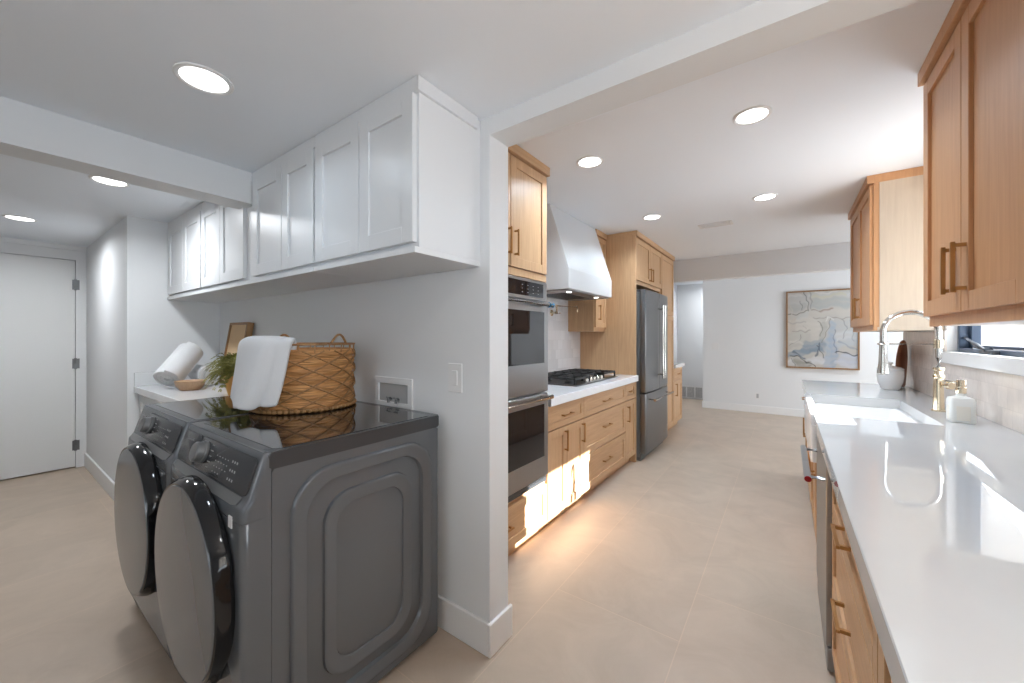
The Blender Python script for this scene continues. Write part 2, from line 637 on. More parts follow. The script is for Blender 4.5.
# dining room shell
struct('wall_dining', box(B(), 1.0, 4.0, 4.56, 4.70, 0, 2.62), WALL)
bm = B()
box(bm, 3.7, 3.85, 4.6, 5.2, 0, 2.6)
box(bm, 3.7, 3.85, 7.4, 9.2, 0, 2.6)
box(bm, 3.7, 3.85, 5.2, 7.4, 0, 0.6)
box(bm, 3.7, 3.85, 5.2, 7.4, 2.1, 2.6)
struct('wall_dining_side', bm, WALL)
w2 = thing('fill_window_2', 'added white framed window, unseen, in the dining room side wall', 'window', (3.8, 6.3, .6)); w2['kind'] = 'structure'  # made-up opening that frames the added dining light
bm = B()
for a0, a1, b0, b1 in ((5.2, 5.26, .6, 2.1), (7.34, 7.4, .6, 2.1), (6.27, 6.33, .6, 2.1), (5.2, 7.4, .6, .66), (5.2, 7.4, 2.04, 2.1)):
    box(bm, 3.76, 3.82, a0, a1, b0, b1)
obj('window_frame', bm, TRIMW, w2)
# unseen patio cover, added to keep the sun out of the added dining window
struct('sun_block_dining', box(B(), 3.85, 7.2, 4.3, 9.6, 2.45, 2.6), ROOFM)
bm = B()
box(bm, 1.0, 1.60, 1.75, 4.5, 2.30, 2.40)
box(bm, 1.55, 1.60, 1.75, 4.5, 2.145, 2.30)
struct('sun_block_sink', bm, ROOFM)  # unseen eave, added to cut off the top of the sun patch
struct('sun_block_side', box(B(), 1.0, 5.4, -4.2, 1.7, 2.55, 2.7), ROOFM)  # unseen cover, added to keep sun out of the made-up side opening
struct('wall_patio', box(B(), 7.0, 7.2, 5.2, 9.6, 0.0, 2.5), ROOFM)  # outer wall of the added, unseen patio cover
struct('wall_far', box(B(), -1.29, 4.0, 8.0, 8.12, 0, 2.5), WALL)
struct('wall_passage', box(B(), -2.1, 2.2, 8.95, 9.1, 0, 2.5), WALL)
struct('wall_left', box(B(), -2.12, XKL, 1.38, 9.0, 0, 2.5), WALL)
struct('wall_passage_end', box(B(), 2.05, 2.2, 8.12, 8.95, 0, 2.5), WALL)

# baseboards
bm = B()
bb = [(0, 0), (0.015, 0), (0.015, 0.128), (0.006, 0.138), (0, 0.138)]
box(bm, -4.05, -1.01, YL0 - 0.015, YL0, 0, 0.138, ID, 0.003)
box(bm, -1.01, -0.995, YL0 - 0.015, YL1 + 0.015, 0, 0.138, ID, 0.003)
struct('baseboard_laundry', bm, TRIMW)
struct('baseboard_hall', box(B(), -5.88, -4.05, 0.65, 0.665, 0, 0.138, ID, 0.003), TRIMW)
struct('baseboard_far', box(B(), -1.305, 3.7, 7.985, 8.0, 0, 0.125, ID, 0.003), TRIMW)
struct('baseboard_passage', box(B(), -1.4, 2.0, 8.935, 8.95, 0, 0.125, ID, 0.003), TRIMW)

# backsplashes
struct('trim_2', box(B(), XKL, XKL + 0.010, 2.235, 4.085, 0.926, ZK), TILEW)
bm = B()
box(bm, XR - 0.010, XR, 0.02, 0.9, 0.916, 1.05)
box(bm, XR - 0.010, XR, 0.9, WY0, 0.916, 1.372)
box(bm, XR - 0.010, XR, WY1 + 0.0, 4.69, 0.916, 1.372)
box(bm, XR - 0.010, XR, WY0, WY1, 0.916, 1.165)
struct('trim_3', bm, TILEP)
# quartz window sill with a tall front edge, plus white reveal
bm = B()
box(bm, XR - 0.028, XR, WY0 - 0.06, WY1 + 0.03, 1.165, 1.238, ID, 0.003)
box(bm, XR, 0.90, WY0, WY1, WZ0, 1.238)
struct('trim_4', bm, SILL)

# window over the sink
w1 = thing('window_1', 'dark framed awning window above the sink with bright daylight', 'window', (0.93, 3.05, WZ0)); w1['kind'] = 'structure'
bm = B()
FX0, FX1 = 0.875, 0.935
box(bm, FX0, FX1, WY0, WY0 + 0.035, 1.238, WZ1, ID, 0.002)
box(bm, FX0, FX1, WY1 - 0.035, WY1, 1.238, WZ1, ID, 0.002)
box(bm, FX0, FX1, WY0 + 0.035, WY1 - 0.035, 1.238, 1.262, ID, 0.002)
box(bm, FX0, FX1, WY0 + 0.035, WY1 - 0.035, WZ1 - 0.025, WZ1, ID, 0.002)
fr = obj('window_frame', bm, WINFRAME, w1)
bm = B()
S0, S1 = WY0 + 0.037, WY1 - 0.037
box(bm, 0.915, 0.955, S1 - 0.035, S1, 1.264, WZ1 - .027, ID, 0.002)
box(bm, 0.915, 0.955, S0, S0 + 0.02, 1.264, WZ1 - .027, ID, 0.002)
box(bm, 0.915, 0.955, S0, S1, 1.264, 1.280, ID, 0.002)
box(bm, 0.915, 0.955, S0, S1, WZ1 - 0.042, WZ1 - .027, ID, 0.002)
sash = obj('window_sash', bm, WINFRAME, w1)
obj('window_pane', box(B(), 0.933, 0.937, S0 + .018, S1 - .033, 1.278, WZ1 - .04), GLASS, w1)
bm = B()
tube(bm, [(0.895, S1 - 0.02, 1.325), (0.875, S1 - 0.26, 1.285), (0.862, S1 - 0.40, 1.262)], [.008, .012, .010], 10)
tube(bm, [(0.862, S1 - 0.30, 1.272), (0.86, S1 - 0.48, 1.258)], [.012, .018], 10)
box(bm, 0.845, 0.885, S1 - 0.56, S1 - 0.40, 1.239, 1.262, ID, 0.006, 2)
obj('operator_arm', bm, ARM, w1)

# ================================================================== DOWNLIGHTS
def build_light(loc, watts, label, group, spread=125):
    t = thing('ceiling_light', label, 'ceiling light', loc, group)
    x, y, z = loc
    bm = B()
    lathe(bm, [(0.070, 0.002), (0.086, 0.001), (0.086, -0.005), (0.080, -0.008), (0.070, -0.005), (0.070, 0.002)], loc, 40)
    obj('trim_ring', bm, TRIMW, t)
    bm = B()
    lathe(bm, [(0.0, -0.006), (0.064, -0.005), (0.0705, -0.003), (0.0705, 0.001)], loc, 40)
    obj('diffuser', bm, LED, t)
    d = bpy.data.lights.new('lamp', 'AREA')
    d.shape = 'DISK'; d.size = 0.15; d.energy = watts; d.color = (0.74, 0.87, 1.0); d.spread = math.radians(spread)
    lo = bpy.data.objects.new('lamp', d)
    COL.objects.link(lo)
    lo.parent = t
    lo.location = (0, 0, -0.016)
    return t


lk = build_light((-1.035, 2.31, ZK), LAMP_KITCHEN, 'round recessed ceiling light in front of the oven tower', 'recessed kitchen ceiling lights', 142)
for (x, y), lb in {(-0.145, 2.31): 'round recessed ceiling light nearest the large upper cabinet',
                   (-0.145, 3.715): 'round recessed ceiling light between the air vent and the far upper cabinet',
                   (-1.035, 3.715): 'round recessed ceiling light in front of the tall fridge cabinet'}.items():
    dup(lk, (x, y, ZK), lb)
ll = build_light((-1.69, 0.475, ZL), LAMP_LAUNDRY, 'largest round recessed ceiling light, in front of the white wall cabinets', 'recessed laundry ceiling lights', 155)
for (x, y), lb in {(-3.24, 0.46): 'round recessed ceiling light just beyond the dropped hall beam',
                   (-4.82, 0.20): 'round recessed ceiling light above the white hall door'}.items():
    dup(ll, (x, y, ZL), lb, None, LAMP_HALL, 165)
dup(ll, (-0.14, 0.475, ZL), 'round recessed ceiling light nearest the kitchen opening, over the walkway', None, 3.0, 165)
dup(lk, (0.9, 7.0, ZK), 'round recessed ceiling light in the dining room')
dup(lk, (-1.0, 8.55, ZK), 'added ceiling light, unseen, brightening the passage behind the far wall', None, 16.0, 170)  # added lamp, no fixture known there; lifts the passage brightness

# air vent in the kitchen ceiling
vt = thing('ceiling_vent', 'white louvred air vent in the kitchen ceiling', 'air vent', (-0.585, 4.33, ZK))
bm = B()
for a0, a1, b0, b1 in ((-.735, -.435, 4.255, 4.275), (-.735, -.435, 4.385, 4.405), (-.735, -.715, 4.275, 4.385), (-.455, -.435, 4.275, 4.385)):
    box(bm, a0, a1, b0, b1, ZK - 0.008, ZK + 0.001)
for k in range(9):
    y = 4.283 + k * 0.012
    box(bm, -.715, -.455, y, y + 0.004, ZK - 0.007, ZK + .001)
obj('grille', bm, PLASTW, vt)
obj('slot_shade', box(B(), -.715, -.455, 4.275, 4.385, ZK - 0.002, ZK + .001), STEELD, vt)  # flat dark sheet stands in for the shade between the slats

# ================================================================== LAUNDRY WALL CABINETS
CF = 0.915   # carcass front
CZ0 = 1.628
gl = 'white shaker wall cabinets above the laundry machines'


def white_cab(x0, x1, doors, label, name='upper_cabinet', end_right=True):
    t = thing(name, label, 'cabinet', ((x0 + x1) / 2, YL0, CZ0), gl)
    bm = B()
    box(bm, x0, x1, CF, YL0 - .001, CZ0 + 0.022, ZL - 0.002, ID, 0.001)
    box(bm, x0, x1, CF - 0.02, YL0 - .001, CZ0, CZ0 + 0.022, ID, 0.001)      # light rail
    obj('body', bm, WCAB, t)
    bm = B()
    box(bm, x0, x1 + (.012 if x1 > -1.1 else 0), CF - .014, CF, ZL - .052, ZL - .002)
    if x1 > -1.1:
        box(bm, x1, x1 + .012, CF + .0005, YL0 - .03, ZL - .052, ZL - .002)
    obj('crown_moulding', bm, WCAB, t)
    M = MY(CF, -1)
    for a0, a1 in doors:
        obj('door', shaker(M, a0, a1, CZ0 + 0.040, 2.194, 0.02, 0.06, 0.009), WCAB, t)
    return t


white_cab(-1.748, -1.06, [(-1.740, -1.400), (-1.395, -1.072)], 'white two-door wall cabinet directly above the washing machine, with exposed side panel')
white_cab(-2.50, -1.752, [(-2.42, -2.072), (-2.066, -1.760)], 'white two-door wall cabinet that the dropped beam runs up to')
white_cab(-3.26, -2.504, [(-3.25, -2.915), (-2.910, -2.545)], 'white two-door wall cabinet just past the dropped beam')
white_cab(-4.05, -3.264, [(-4.03, -3.655), (-3.65, -3.272)], 'white two-door wall cabinet in the corner above the rolled towels')

# ================================================================== WASHER AND DRYER
def rr_loop(a0, a1, b0, b1, r, n=8):
    return rrect(a0, a1, b0, b1, r, n)


def machine(xl, xr, name, label, cat, drawer):
    t = thing(name, label, cat, ((xl + xr) / 2, 0.82, 0))
    yb, yf = 1.195, 0.515
    # body with embossed side
    bm = B()
    box(bm, xl + 0.004, xr - 0.010, yf, yb, 0.022, 0.935, ID, 0.006, 2)
    M = MX(xr - 0.010, 1)
    loops = [(rr_loop(yf + .001, yb - .001, .024, .934, .012), 0.0),
             (rr_loop(yf + .003, yb - .003, .026, .932, .012), 0.007),
             (rr_loop(.570, 1.150, .060, .900, .135), 0.0065),
             (rr_loop(.573, 1.147, .063, .897, .132), 0.0185),
             (rr_loop(.577, 1.143, .067, .893, .130), 0.0208),
             (rr_loop(.584, 1.136, .074, .886, .127), 0.0192),
             (rr_loop(.612, 1.108, .102, .858, .115), 0.0147),
             (rr_loop(.618, 1.102, .108, .852, .112), 0.0132),
             (rr_loop(.623, 1.097, .113, .847, .110), -0.0002),
             (rr_loop(.630, 1.090, .120, .840, .108), -0.0010),
             (rr_loop(.676, 1.050, .150, .796, .100), -0.0010),
             (rr_loop(.679, 1.047, .153, .793, .098), 0.0110),
             (rr_loop(.684, 1.042, .158, .788, .095), 0.0132),
             (rr_loop(.690, 1.036, .164, .782, .092), 0.0118),
             (rr_loop(.716, 1.012, .190, .752, .078), 0.0073),
             (rr_loop(.722, 1.006, .196, .746, .075), 0.0057),
             (rr_loop(.727, 1.001, .201, .741, .072), -0.0063),
             (rr_loop(.735, .993, .209, .733, .065), -0.0065)]
    prev = None
    for pts, h in loops:
        ring = [bm.verts.new(M(a, b, h)) for a, b in pts]
        if prev:
            n = len(ring)
            for i in range(n):
                bm.faces.new((prev[i], prev[(i + 1) % n], ring[(i + 1) % n], ring[i]))
        prev = ring
    bm.faces.new(prev)
    obj('body', bm, MACH, t, smooth=50)
    # lid
    bm = B()
    prism(bm, rrect(xl + .001, xr, 0.500, 1.205, 0.018, 5), 0.933, 0.984, ID, 0.007, 3)
    obj('lid_rim', bm, MACHP, t)
    bm = B()
    prism(bm, rrect(xl + .026, xr - .024, 0.535, 1.165, 0.02, 5), 0.982, 0.9856, ID, 0.0012)
    obj('top', bm, MACHT, t)
    # front fascia lofted across the width
    prof = [(.515, .983), (.499, .983), (.495, .978), (.493, .970), (.461, .866), (.459, .858), (.448, .842), (.443, .836), (.440, .828), (.438, .80), (.438, .795), (.441, .794), (.441, .791), (.438, .790), (.438, .6),
            (.438, .2), (.440, .10), (.446, .06), (.460, .03), (.475, .020), (.515, .020)]
    bm = B()
    rc = 0.020
    xs = [0, .001, .003, .006, .010, .015, .020, .03]
    cols = [(xl + .003 + x, x) for x in xs] + [(xl + .003 + .003 + (xr - xl - .006) * k / 12, 1) for k in range(2, 11)] + [(xr - .002 - x, x) for x in reversed(xs)]
    grid = []
    for x, d in cols:
        push = 0.0 if d >= rc else rc - math.sqrt(max(0, rc * rc - (rc - d) ** 2))
        grid.append([bm.verts.new((x, min(.515, y + push), z)) for y, z in prof])
    # side caps
    for i in range(len(grid) - 1):
        for j in range(len(prof) - 1):
            bm.faces.new((grid[i][j], grid[i + 1][j], grid[i + 1][j + 1], grid[i][j + 1]))
    for g, x in ((grid[0], cols[0][0]), (grid[-1], cols[-1][0])):
        back = [bm.verts.new((x, .516, z)) for y, z in prof]
        for j in range(len(prof) - 1):
            bm.faces.new((g[j], g[j + 1], back[j + 1], back[j]))
    bmesh.ops.remove_doubles(bm, verts=bm.verts, dist=0.00005)
    obj('front_panel', bm, MACH, t, smooth=40)
    # slanted control panel: local frame on the slope
    p0, p1 = Vector((0, .493, .970)), Vector((0, .461, .866))
    sl = (p1 - p0)
    sd = sl.normalized()
    nrm = Vector((0, -abs(sd.z), -sd.y if sd.y > 0 else sd.y)).normalized()
    nrm = Vector((0, sd.z, -sd.y)).normalized()
    if nrm.y > 0:
        nrm = -nrm
    L = sl.length

    def S(a, b, c):   # a: world x, b: 0 bottom..1 top (metres from bottom), c outwards
        q = p1 - sd * b + nrm * c
        return (a, q.y, q.z)
    bm = B()
    cx0 = xl + (.215 if drawer else .175)
    prism(bm, rrect(cx0, xr - .022, -.004, L - .004, 0.02, 5), 0.0, 0.006, S, 0.002, 2)
    obj('control_panel', bm, MACHP, t)
    # grip band below the panel; light on its upward tilt painted as paler graphite
    q0, q1 = Vector((0, .459, .858)), Vector((0, .443, .836))
    bd = (q1 - q0).normalized()
    bn = Vector((0, bd.z, -bd.y)).normalized()
    if bn.z < 0:
        bn = -bn
    bm = B()
    lo = [(xl + .03, .002), (xr - .045, .002), (xr - .055, .026), (xr - .09, .0315), (xl + .08, .0315), (xl + .035, .024)]
    prism(bm, lo, 0.0, 0.0025, lambda a, b, c: (a, (q0 + bd * b + bn * c).y, (q0 + bd * b + bn * c).z), 0.0008)
    obj('grip_band', bm, MACHB, t)
    # knob
    kx = xl + .275
    kc = Vector(S(kx, L * .52, 0.006))
    bm = B()
    lathe(bm, [(0.0385, 0), (0.040, .006), (0.0385, .010), (0.035, .012), (0.033, .030), (0.029, .034), (0.0, .035)], kc, 36, nrm)
    obj('dial_knob', bm, MACHB, t)
    # printed markings
    bm = B()
    for k in range(5):
        box(bm, kx + .052, kx + .070 + .006 * (k % 2), L * .15 + k * .018, L * .15 + k * .018 + .003, .006, .0066, S)
    obj('cycle_print', bm, MARK, t)
    bm = B()
    for r in range(4):
        for k in range(5 if r else 3):
            xx = kx + .115 + k * .024
            box(bm, xx, xx + .007, .014 + r * .017, .017 + r * .017, .006, .0066, S)
    obj('setting_print', bm, MARK, t)
    bm = B()
    for r in range(3):
        for k in range(3):
            xx = kx + .245 + k * .018
            box(bm, xx, xx + .008, .014 + r * .026, .021 + r * .026, .006, .0066, S)
    obj('button_print', bm, MARK, t)
    if drawer:
        bm = B()
        prism(bm, rrect(xl + .03, xl + .205, -.002, L - .004, 0.012, 4), 0.0, 0.007, S, 0.002, 2)
        dr = obj('detergent_drawer', bm, MACHP, t)
        R = Matrix(((1, 0, 0), (0, -sd.y, nrm.y), (0, -sd.z, nrm.z))).to_4x4()
        lettering('SAMSUNG', 0.014, Matrix.Translation(Vector(S(xl + .118, L * .72, .0072))) @ R, MARK, dr)
    else:
        R = Matrix(((1, 0, 0), (0, -sd.y, nrm.y), (0, -sd.z, nrm.z))).to_4x4()
        lettering('SAMSUNG', 0.014, Matrix.Translation(Vector(S(xl + .10, L * .72, .0012))) @ R, MARK, t)
    # door
    cz, r = 0.540, 0.312
    cx = (xl + xr) / 2 + 0.005
    ctr = (cx, .438, cz)
    bm = B()
    lathe(bm, [(.300, 0), (.322, .004), (.324, .012), (.322, .030), (r, .048), (r - .004, .052), (r - .012, .050)], ctr, 72, (0, -1, 0))
    # scooped hand grip on the hinge-free side
    for v in bm.verts:
        dx, dz = v.co.x - cx, v.co.z - cz
        a = math.degrees(math.atan2(dz, dx))
        out = .438 - v.co.y
        if -52 < a < 22 and .002 < out < .040:
            w = min(1, (a + 52) / 8, (22 - a) / 8)
            k = 1 - .055 * w
            v.co.x = cx + dx * k; v.co.z = cz + dz * k
    door = obj('door', bm, BLACKG, t)
    bm = B()
    lathe(bm, [(r - .008, .049), (r - .012, .0535), (r * .8, .0575), (r * .45, .060), (0, .061)], ctr, 72, (0, -1, 0))
    obj('door_glass', bm, MACH, door, 'smooth graphite grey round door face')
    if drawer:
        obj('sticker', box(B(), xr - .092, xr - .068, .4352, .4385, .768, .802), PLASTW, t, 'small white sticker')
    for fx in (xl + .06, xr - .06):
        for fy in (.56, 1.14):
            bm = B()
            lathe(bm, [(0.0, 0), (.022, 0), (.022, .012), (.010, .014), (.010, .03)], (fx, fy, 0), 16)
            obj('foot', bm, BLACKG, t)
    return t


machine(-1.955, -1.255, 'washing_machine', 'graphite front-loading washing machine with detergent drawer, its embossed side panel exposed', 'washing machine', True)
machine(-2.668, -1.968, 'clothes_dryer', 'graphite front-loading clothes dryer beside the white counter, without detergent drawer', 'dryer', False)

# ================================================================== WHITE LAUNDRY COUNTER
LCZ = 0.955
cab = thing('base_cabinet', 'white base cabinet under the laundry counter beside the dryer', 'cabinet', (-3.36, .98, 0))
bm = B()
box(bm, -4.048, -2.69, .745, 1.232, .09, .905)
box(bm, -4.048, -2.69, .80, 1.232, .0, .09)
obj('body', bm, WCAB, cab)
for a0, a1 in ((-4.02, -3.37), (-3.362, -2.70)):
    obj('door', shaker(MY(.745, -1), a0, a1, .10, .895), WCAB, cab)
bm = B()
box(bm, -4.049, -2.685, .700, 1.249, .906, LCZ, ID, .003)
single('countertop', bm, QUARTZL, 'white quartz laundry counter holding the rolled towels and fern', 'countertop', (-3.36, .97, .906))
bm = B()
box(bm, -4.049, -4.030, .702, 1.232, LCZ, 1.058, ID, .002)
struct('trim_5', bm, QUARTZL)

# rolled towels
def spiral_roll(p0, p1, r, name, label):
    p0, p1 = Vector(p0), Vector(p1)
    d = (p1 - p0)
    Ln = d.length
    d.normalize()
    u, v = frame_axes(d)
    bm = B()
    th0, turns = 0.0, 3.2
    n = 90
    rows = [0.0, 0.012, 0.03, .5, .97, .988, 1.0]
    t_ = r / (turns + .6)
    outer, inner = [], []
    for i in range(n + 1):
        a = turns * 2 * PI * i / n
        ro = t_ * .35 + t_ * (a / (2 * PI)) + t_ * .75
        ri = ro - t_ * .82
        outer.append((ro, a)); inner.append((max(ri, .002), a))
    sec = outer + inner[::-1]
    sc = r / outer[-1][0]
    grid = []
    for f in rows:
        e = 1.0
        if f in (0.0, 1.0):
            e = .955
        ring = []
        for k, (ro, a) in enumerate(sec):
            rr = ro * sc * (e if k <= n else 1) * (1 + .015 * math.sin(3 * a + 5 * f))
            ring.append(bm.verts.new(p0 + d * (Ln * f) + (u * math.cos(a) + v * math.sin(a)) * rr))
        grid.append(ring)
    m_ = len(sec)
    for i in range(len(rows) - 1):
        for k in range(m_):
            k2 = (k + 1) % m_
            bm.faces.new((grid[i][k], grid[i][k2], grid[i + 1][k2], grid[i + 1][k]))
    for ring in (grid[0], grid[-1]):
        for k in range(n):
            o1, o2, i1, i2 = ring[k], ring[k + 1], ring[m_ - 1 - k], ring[m_ - 2 - k]
            bm.faces.new((o1, o2, i2, i1))
    return single(name, bm, TOWEL, label, 'towel', tuple(p0), 'rolled white towels on the laundry counter', smooth=50)


spiral_roll((-3.60, .790, 1.030), (-3.75, .965, 1.228), .095, 'rolled_towel', 'rolled white towel standing tilted beside the wooden bowl, coiled end down')
spiral_roll((-3.95, 1.075, 1.034), (-3.57, 1.04, 1.034), .078, 'rolled_towel', 'rolled white towel lying flat behind the wooden bowl')

# bowl
bm = B()
lathe(bm, [(0, .0), (.050, 0), (.056, .004), (.078, .030), (.086, .058), (.088, .066), (.084, .067), (.078, .058), (.068, .030), (.045, .014), (0, .010)], (-3.44, .885, LCZ), 40)
single('bowl', bm, BOWLW, 'small pale wooden bowl in front of the rolled towels', 'bowl', (-3.44, .885, LCZ))

# picture frame leaning on the wall
pf = thing('picture_frame', 'brown wooden box frame leaning against the laundry wall behind the fern', 'picture frame', (-3.42, 1.20, LCZ))
TILT = math.radians(9)


def PFM(a, b, c):
    y = 1.158 - c * math.cos(TILT) + b * math.sin(TILT)
    return (a, y, LCZ + .008 + b * math.cos(TILT) + c * math.sin(TILT) * 0.9)


bm = B()
fa0, fa1, fh = -3.64, -3.29, .48
box(bm, fa0, fa0 + .018, 0, fh, 0, .045, PFM, .001)
box(bm, fa1 - .018, fa1, 0, fh, 0, .045, PFM, .001)
box(bm, fa0 + .018, fa1 - .018, 0, .018, 0, .045, PFM, .001)
box(bm, fa0 + .018, fa1 - .018, fh - .018, fh, 0, .045, PFM, .001)
obj('frame', bm, FRAMEW, pf)
obj('backing_sheet', box(B(), fa0 + .015, fa1 - .015, .015, fh - .015, .004, .034, PFM), MATW, pf, 'plain tan insert')

# potted fern
fx, fy = -2.87, .985
fn = thing('potted_fern', 'small green fern in an ochre pot beside the draped towel', 'plant', (fx, fy, LCZ))
bm = B()
lathe(bm, [(0, 0), (.048, 0), (.054, .004), (.066, .055), (.072, .118), (.074, .130), (.069, .130), (.066, .120), (0, .116)], (fx, fy, LCZ), 36)
obj('pot', bm, POTM, fn)
bm = B()
lathe(bm, [(0, .121), (.066, .119)], (fx, fy, LCZ), 24)
obj('soil', bm, SOIL, fn)
bm = B()
rng = random.Random(3)
for k in range(300):
    az = rng.uniform(0, 2 * PI)
    reach = rng.uniform(.02, .165)
    rise = rng.uniform(.04, .15)
    droop = rng.uniform(.03, .15) * (reach / .17)
    base = Vector((fx + .03 * math.cos(az) * rng.random(), fy + .03 * math.sin(az) * rng.random(), LCZ + .115))
    pts = []
    ns = 9
    for i in range(ns + 1):
        s = i / ns
        rad = reach * (s ** .9)
        z = rise * math.sin(min(1, s * 1.25) * PI / 2) * 1.15 - droop * s * s
        p = base + Vector((math.cos(az) * rad, math.sin(az) * rad, z))
        p.y = min(p.y, 1.235)
        if p.y < fy - .10 and p.x > fx + .12:
            p.x = fx + .12
        p.z = max(p.z, LCZ + .012)
        pts.append(p)
    tube(bm, pts, .0012, 4, caps=False)
    side = Vector((-math.sin(az), math.cos(az), 0))
    for i in range(2, ns + 1):
        p = pts[i]
        d = (pts[i] - pts[i - 1]).normalized()
        ln = .018 * (1 - abs(i / ns - .5) * 1.1) + .004
        for sgn in (-1, 1):
            for sub in (0, .5):
                q = p - d * (sub * reach / ns)
                tip = q + side * sgn * ln + d * ln * .5 + Vector((0, 0, -ln * .15))
                tip.y = min(tip.y, 1.24)
                w = d * .0042
                nz = Vector((0, 0, .0018))
                vs = [bm.verts.new(q), bm.verts.new((q + tip) / 2 + w + nz), bm.verts.new(tip), bm.verts.new((q + tip) / 2 - w + nz)]
                bm.faces.new(vs)
obj('foliage', bm, FERN, fn, smooth=0)

# ================================================================== BASKET AND TOWEL
bx, by, bz = -1.955, .958, .9865
br_ = .222
bk = thing('wicker_basket', 'round woven wicker basket with loop handles on the laundry machines', 'basket', (bx, by, bz))
bm = B()
NA, NZ = 220, 72
H = .275
grid = []
for j in range(NZ + 1):
    z = .012 + H * j / NZ
    row = []
    rowi = (z - .012) / H * 7.0
    for i in range(NA):
        a = 2 * PI * i / NA
        ph = rowi + .5 * 0
        ri = math.floor(rowi)
        bulge = abs(math.sin(rowi * PI)) ** .6
        wav = .5 + .5 * math.cos(a * 11 + (PI if ri % 2 else 0))
        strand = .0016 * math.sin(rowi * PI * 6 + 2.0 * math.sin(a * 11))
        rr = br_ - .006 + .012 * bulge * (.35 + .65 * wav) + strand
        rr *= (.985 + .015 * j / NZ)
        row.append(bm.verts.new((bx + rr * math.cos(a), by + rr * math.sin(a), bz + z)))
    grid.append(row)
# inner skin
for j in range(NZ, -1, -12):
    z = .012 + H * j / NZ
    grid.append([bm.verts.new((bx + (br_ - .016) * math.cos(2 * PI * i / NA), by + (br_ - .016) * math.sin(2 * PI * i / NA), bz + z)) for i in range(NA)])
for j in range(len(grid) - 1):
    for i in range(NA):
        i2 = (i + 1) % NA
        bm.faces.new((grid[j][i], grid[j][i2], grid[j + 1][i2], grid[j + 1][i]))
bm.faces.new(grid[-1])
obj('woven_body', bm, WICKER, bk, smooth=60)
bm = B()
nh = 10
for k in range(nh):
    for s in (-1, 1):
        pts = []
        for i in range(25):
            f = i / 24
            a = 2 * PI * k / nh + s * f * 2.4
            rr = br_ + .004 + .003 * math.sin(f * 7 * PI)
            pts.append((bx + rr * math.cos(a), by + rr * math.sin(a), bz + .014 + (H - .01) * f))
        tube(bm, pts, .0038, 6)
obj('cross_lacing', bm, RATTAN, bk)
bm = B()
pts = []
for i in range(240):
    a = 2 * PI * i / 240
    rr = br_ + .004 + .0015 * math.sin(a * 60)
    pts.append((bx + rr * math.cos(a), by + rr * math.sin(a), bz + .0115 + .0015 * math.cos(a * 60)))
tube(bm, pts, [.0085 + .0018 * math.sin(i * 2 * PI / 4) for i in range(240)], 8, closed=True)
obj('base_braid', bm, RATTAN, bk)
bm = B()
rt = br_ + .004
for zz, r2 in ((.309, .0045),):
    tube(bm, [(bx + rt * math.cos(2 * PI * i / 90), by + rt * math.sin(2 * PI * i / 90), bz + zz) for i in range(90)], r2, 8, closed=True)
for k in range(22):
    a = 2 * PI * k / 22
    tube(bm, [(bx + (rt - .003) * math.cos(a), by + (rt - .003) * math.sin(a), bz + .27), (bx + rt * math.cos(a), by + rt * math.sin(a), bz + .309)], .003, 6)
obj('rim_cage', bm, RATTAN, bk)


def loop_handle(az):
    bm = B()
    pts = []
    for i in range(19):
        f = i / 18
        a = az + (f - .5) * .42
        zz = 0.309 + .046 * math.sin(PI * f)
        pts.append((bx + rt * math.cos(a), by + rt * math.sin(a), bz + zz))
    tube(bm, pts, .0055, 8)
    obj('loop_handle', bm, RATTAN, bk)


loop_handle(math.radians(13))
loop_handle(math.radians(180))

# towel draped over the basket rim: swept profile
def basket_towel():
    bm = B()
    az0 = math.radians(-69)
    NS = 28
    prof = [(-.030, .225), (-.026, .26), (-.022, .30), (-.014, .328), (.002, .340), (.018, .334), (.026, .312), (.029, .28), (.032, .24), (.036, .20),
            (.041, .16), (.047, .12), (.053, .085), (.058, .055), (.061, .032)]
    m_ = len(prof) - 1
    g = []
    for i in range(NS + 1):
        s = i / NS * 2 - 1                 # -1 far (left) edge .. +1 near edge
        row = []
        for j, (o, z) in enumerate(prof):
            f = max(0, (j - 5) / (m_ - 5))
            wid = .158 + .022 * f
            off = s * wid - .080 * f       # hem swings away
            fold = f * (.012 * math.sin(s * 4.2 + .6) + .022 * math.exp(-((s - .34) / .13) ** 2) - .016 * math.exp(-((s - .60) / .09) ** 2))
            zz = z + f * (.020 * max(0, -s - .1) + (.018 if s > .52 else 0) + .006 * math.sin(s * 6))
            if j <= 5:
                zz -= .010 * abs(s) ** 3
            rr = br_ + .012 + o + fold
            # hang in the tangent plane past the curve of the basket
            a = az0 + off / (br_ + .05)
            row.append(bm.verts.new((bx + rr * math.cos(a), by + rr * math.sin(a), bz + zz)))
        g.append(row)
    for i in range(NS):
        for j in range(m_):
            bm.faces.new((g[i][j], g[i + 1][j], g[i + 1][j + 1], g[i][j + 1]))
    o = single('bath_towel', bm, TOWEL, 'white towel draped over the rim of the wicker basket', 'towel', (bx, by - br_, bz + .34), smooth=0)
    for p in o.data.polygons:
        p.use_smooth = True
    so = o.modifiers.new('thickness', 'SOLIDIFY')
    so.thickness = .017
    so.offset = 0.6
    sub = o.modifiers.new('soften', 'SUBSURF')
    sub.levels = 2
    sub.render_levels = 2
    return o


basket_towel()

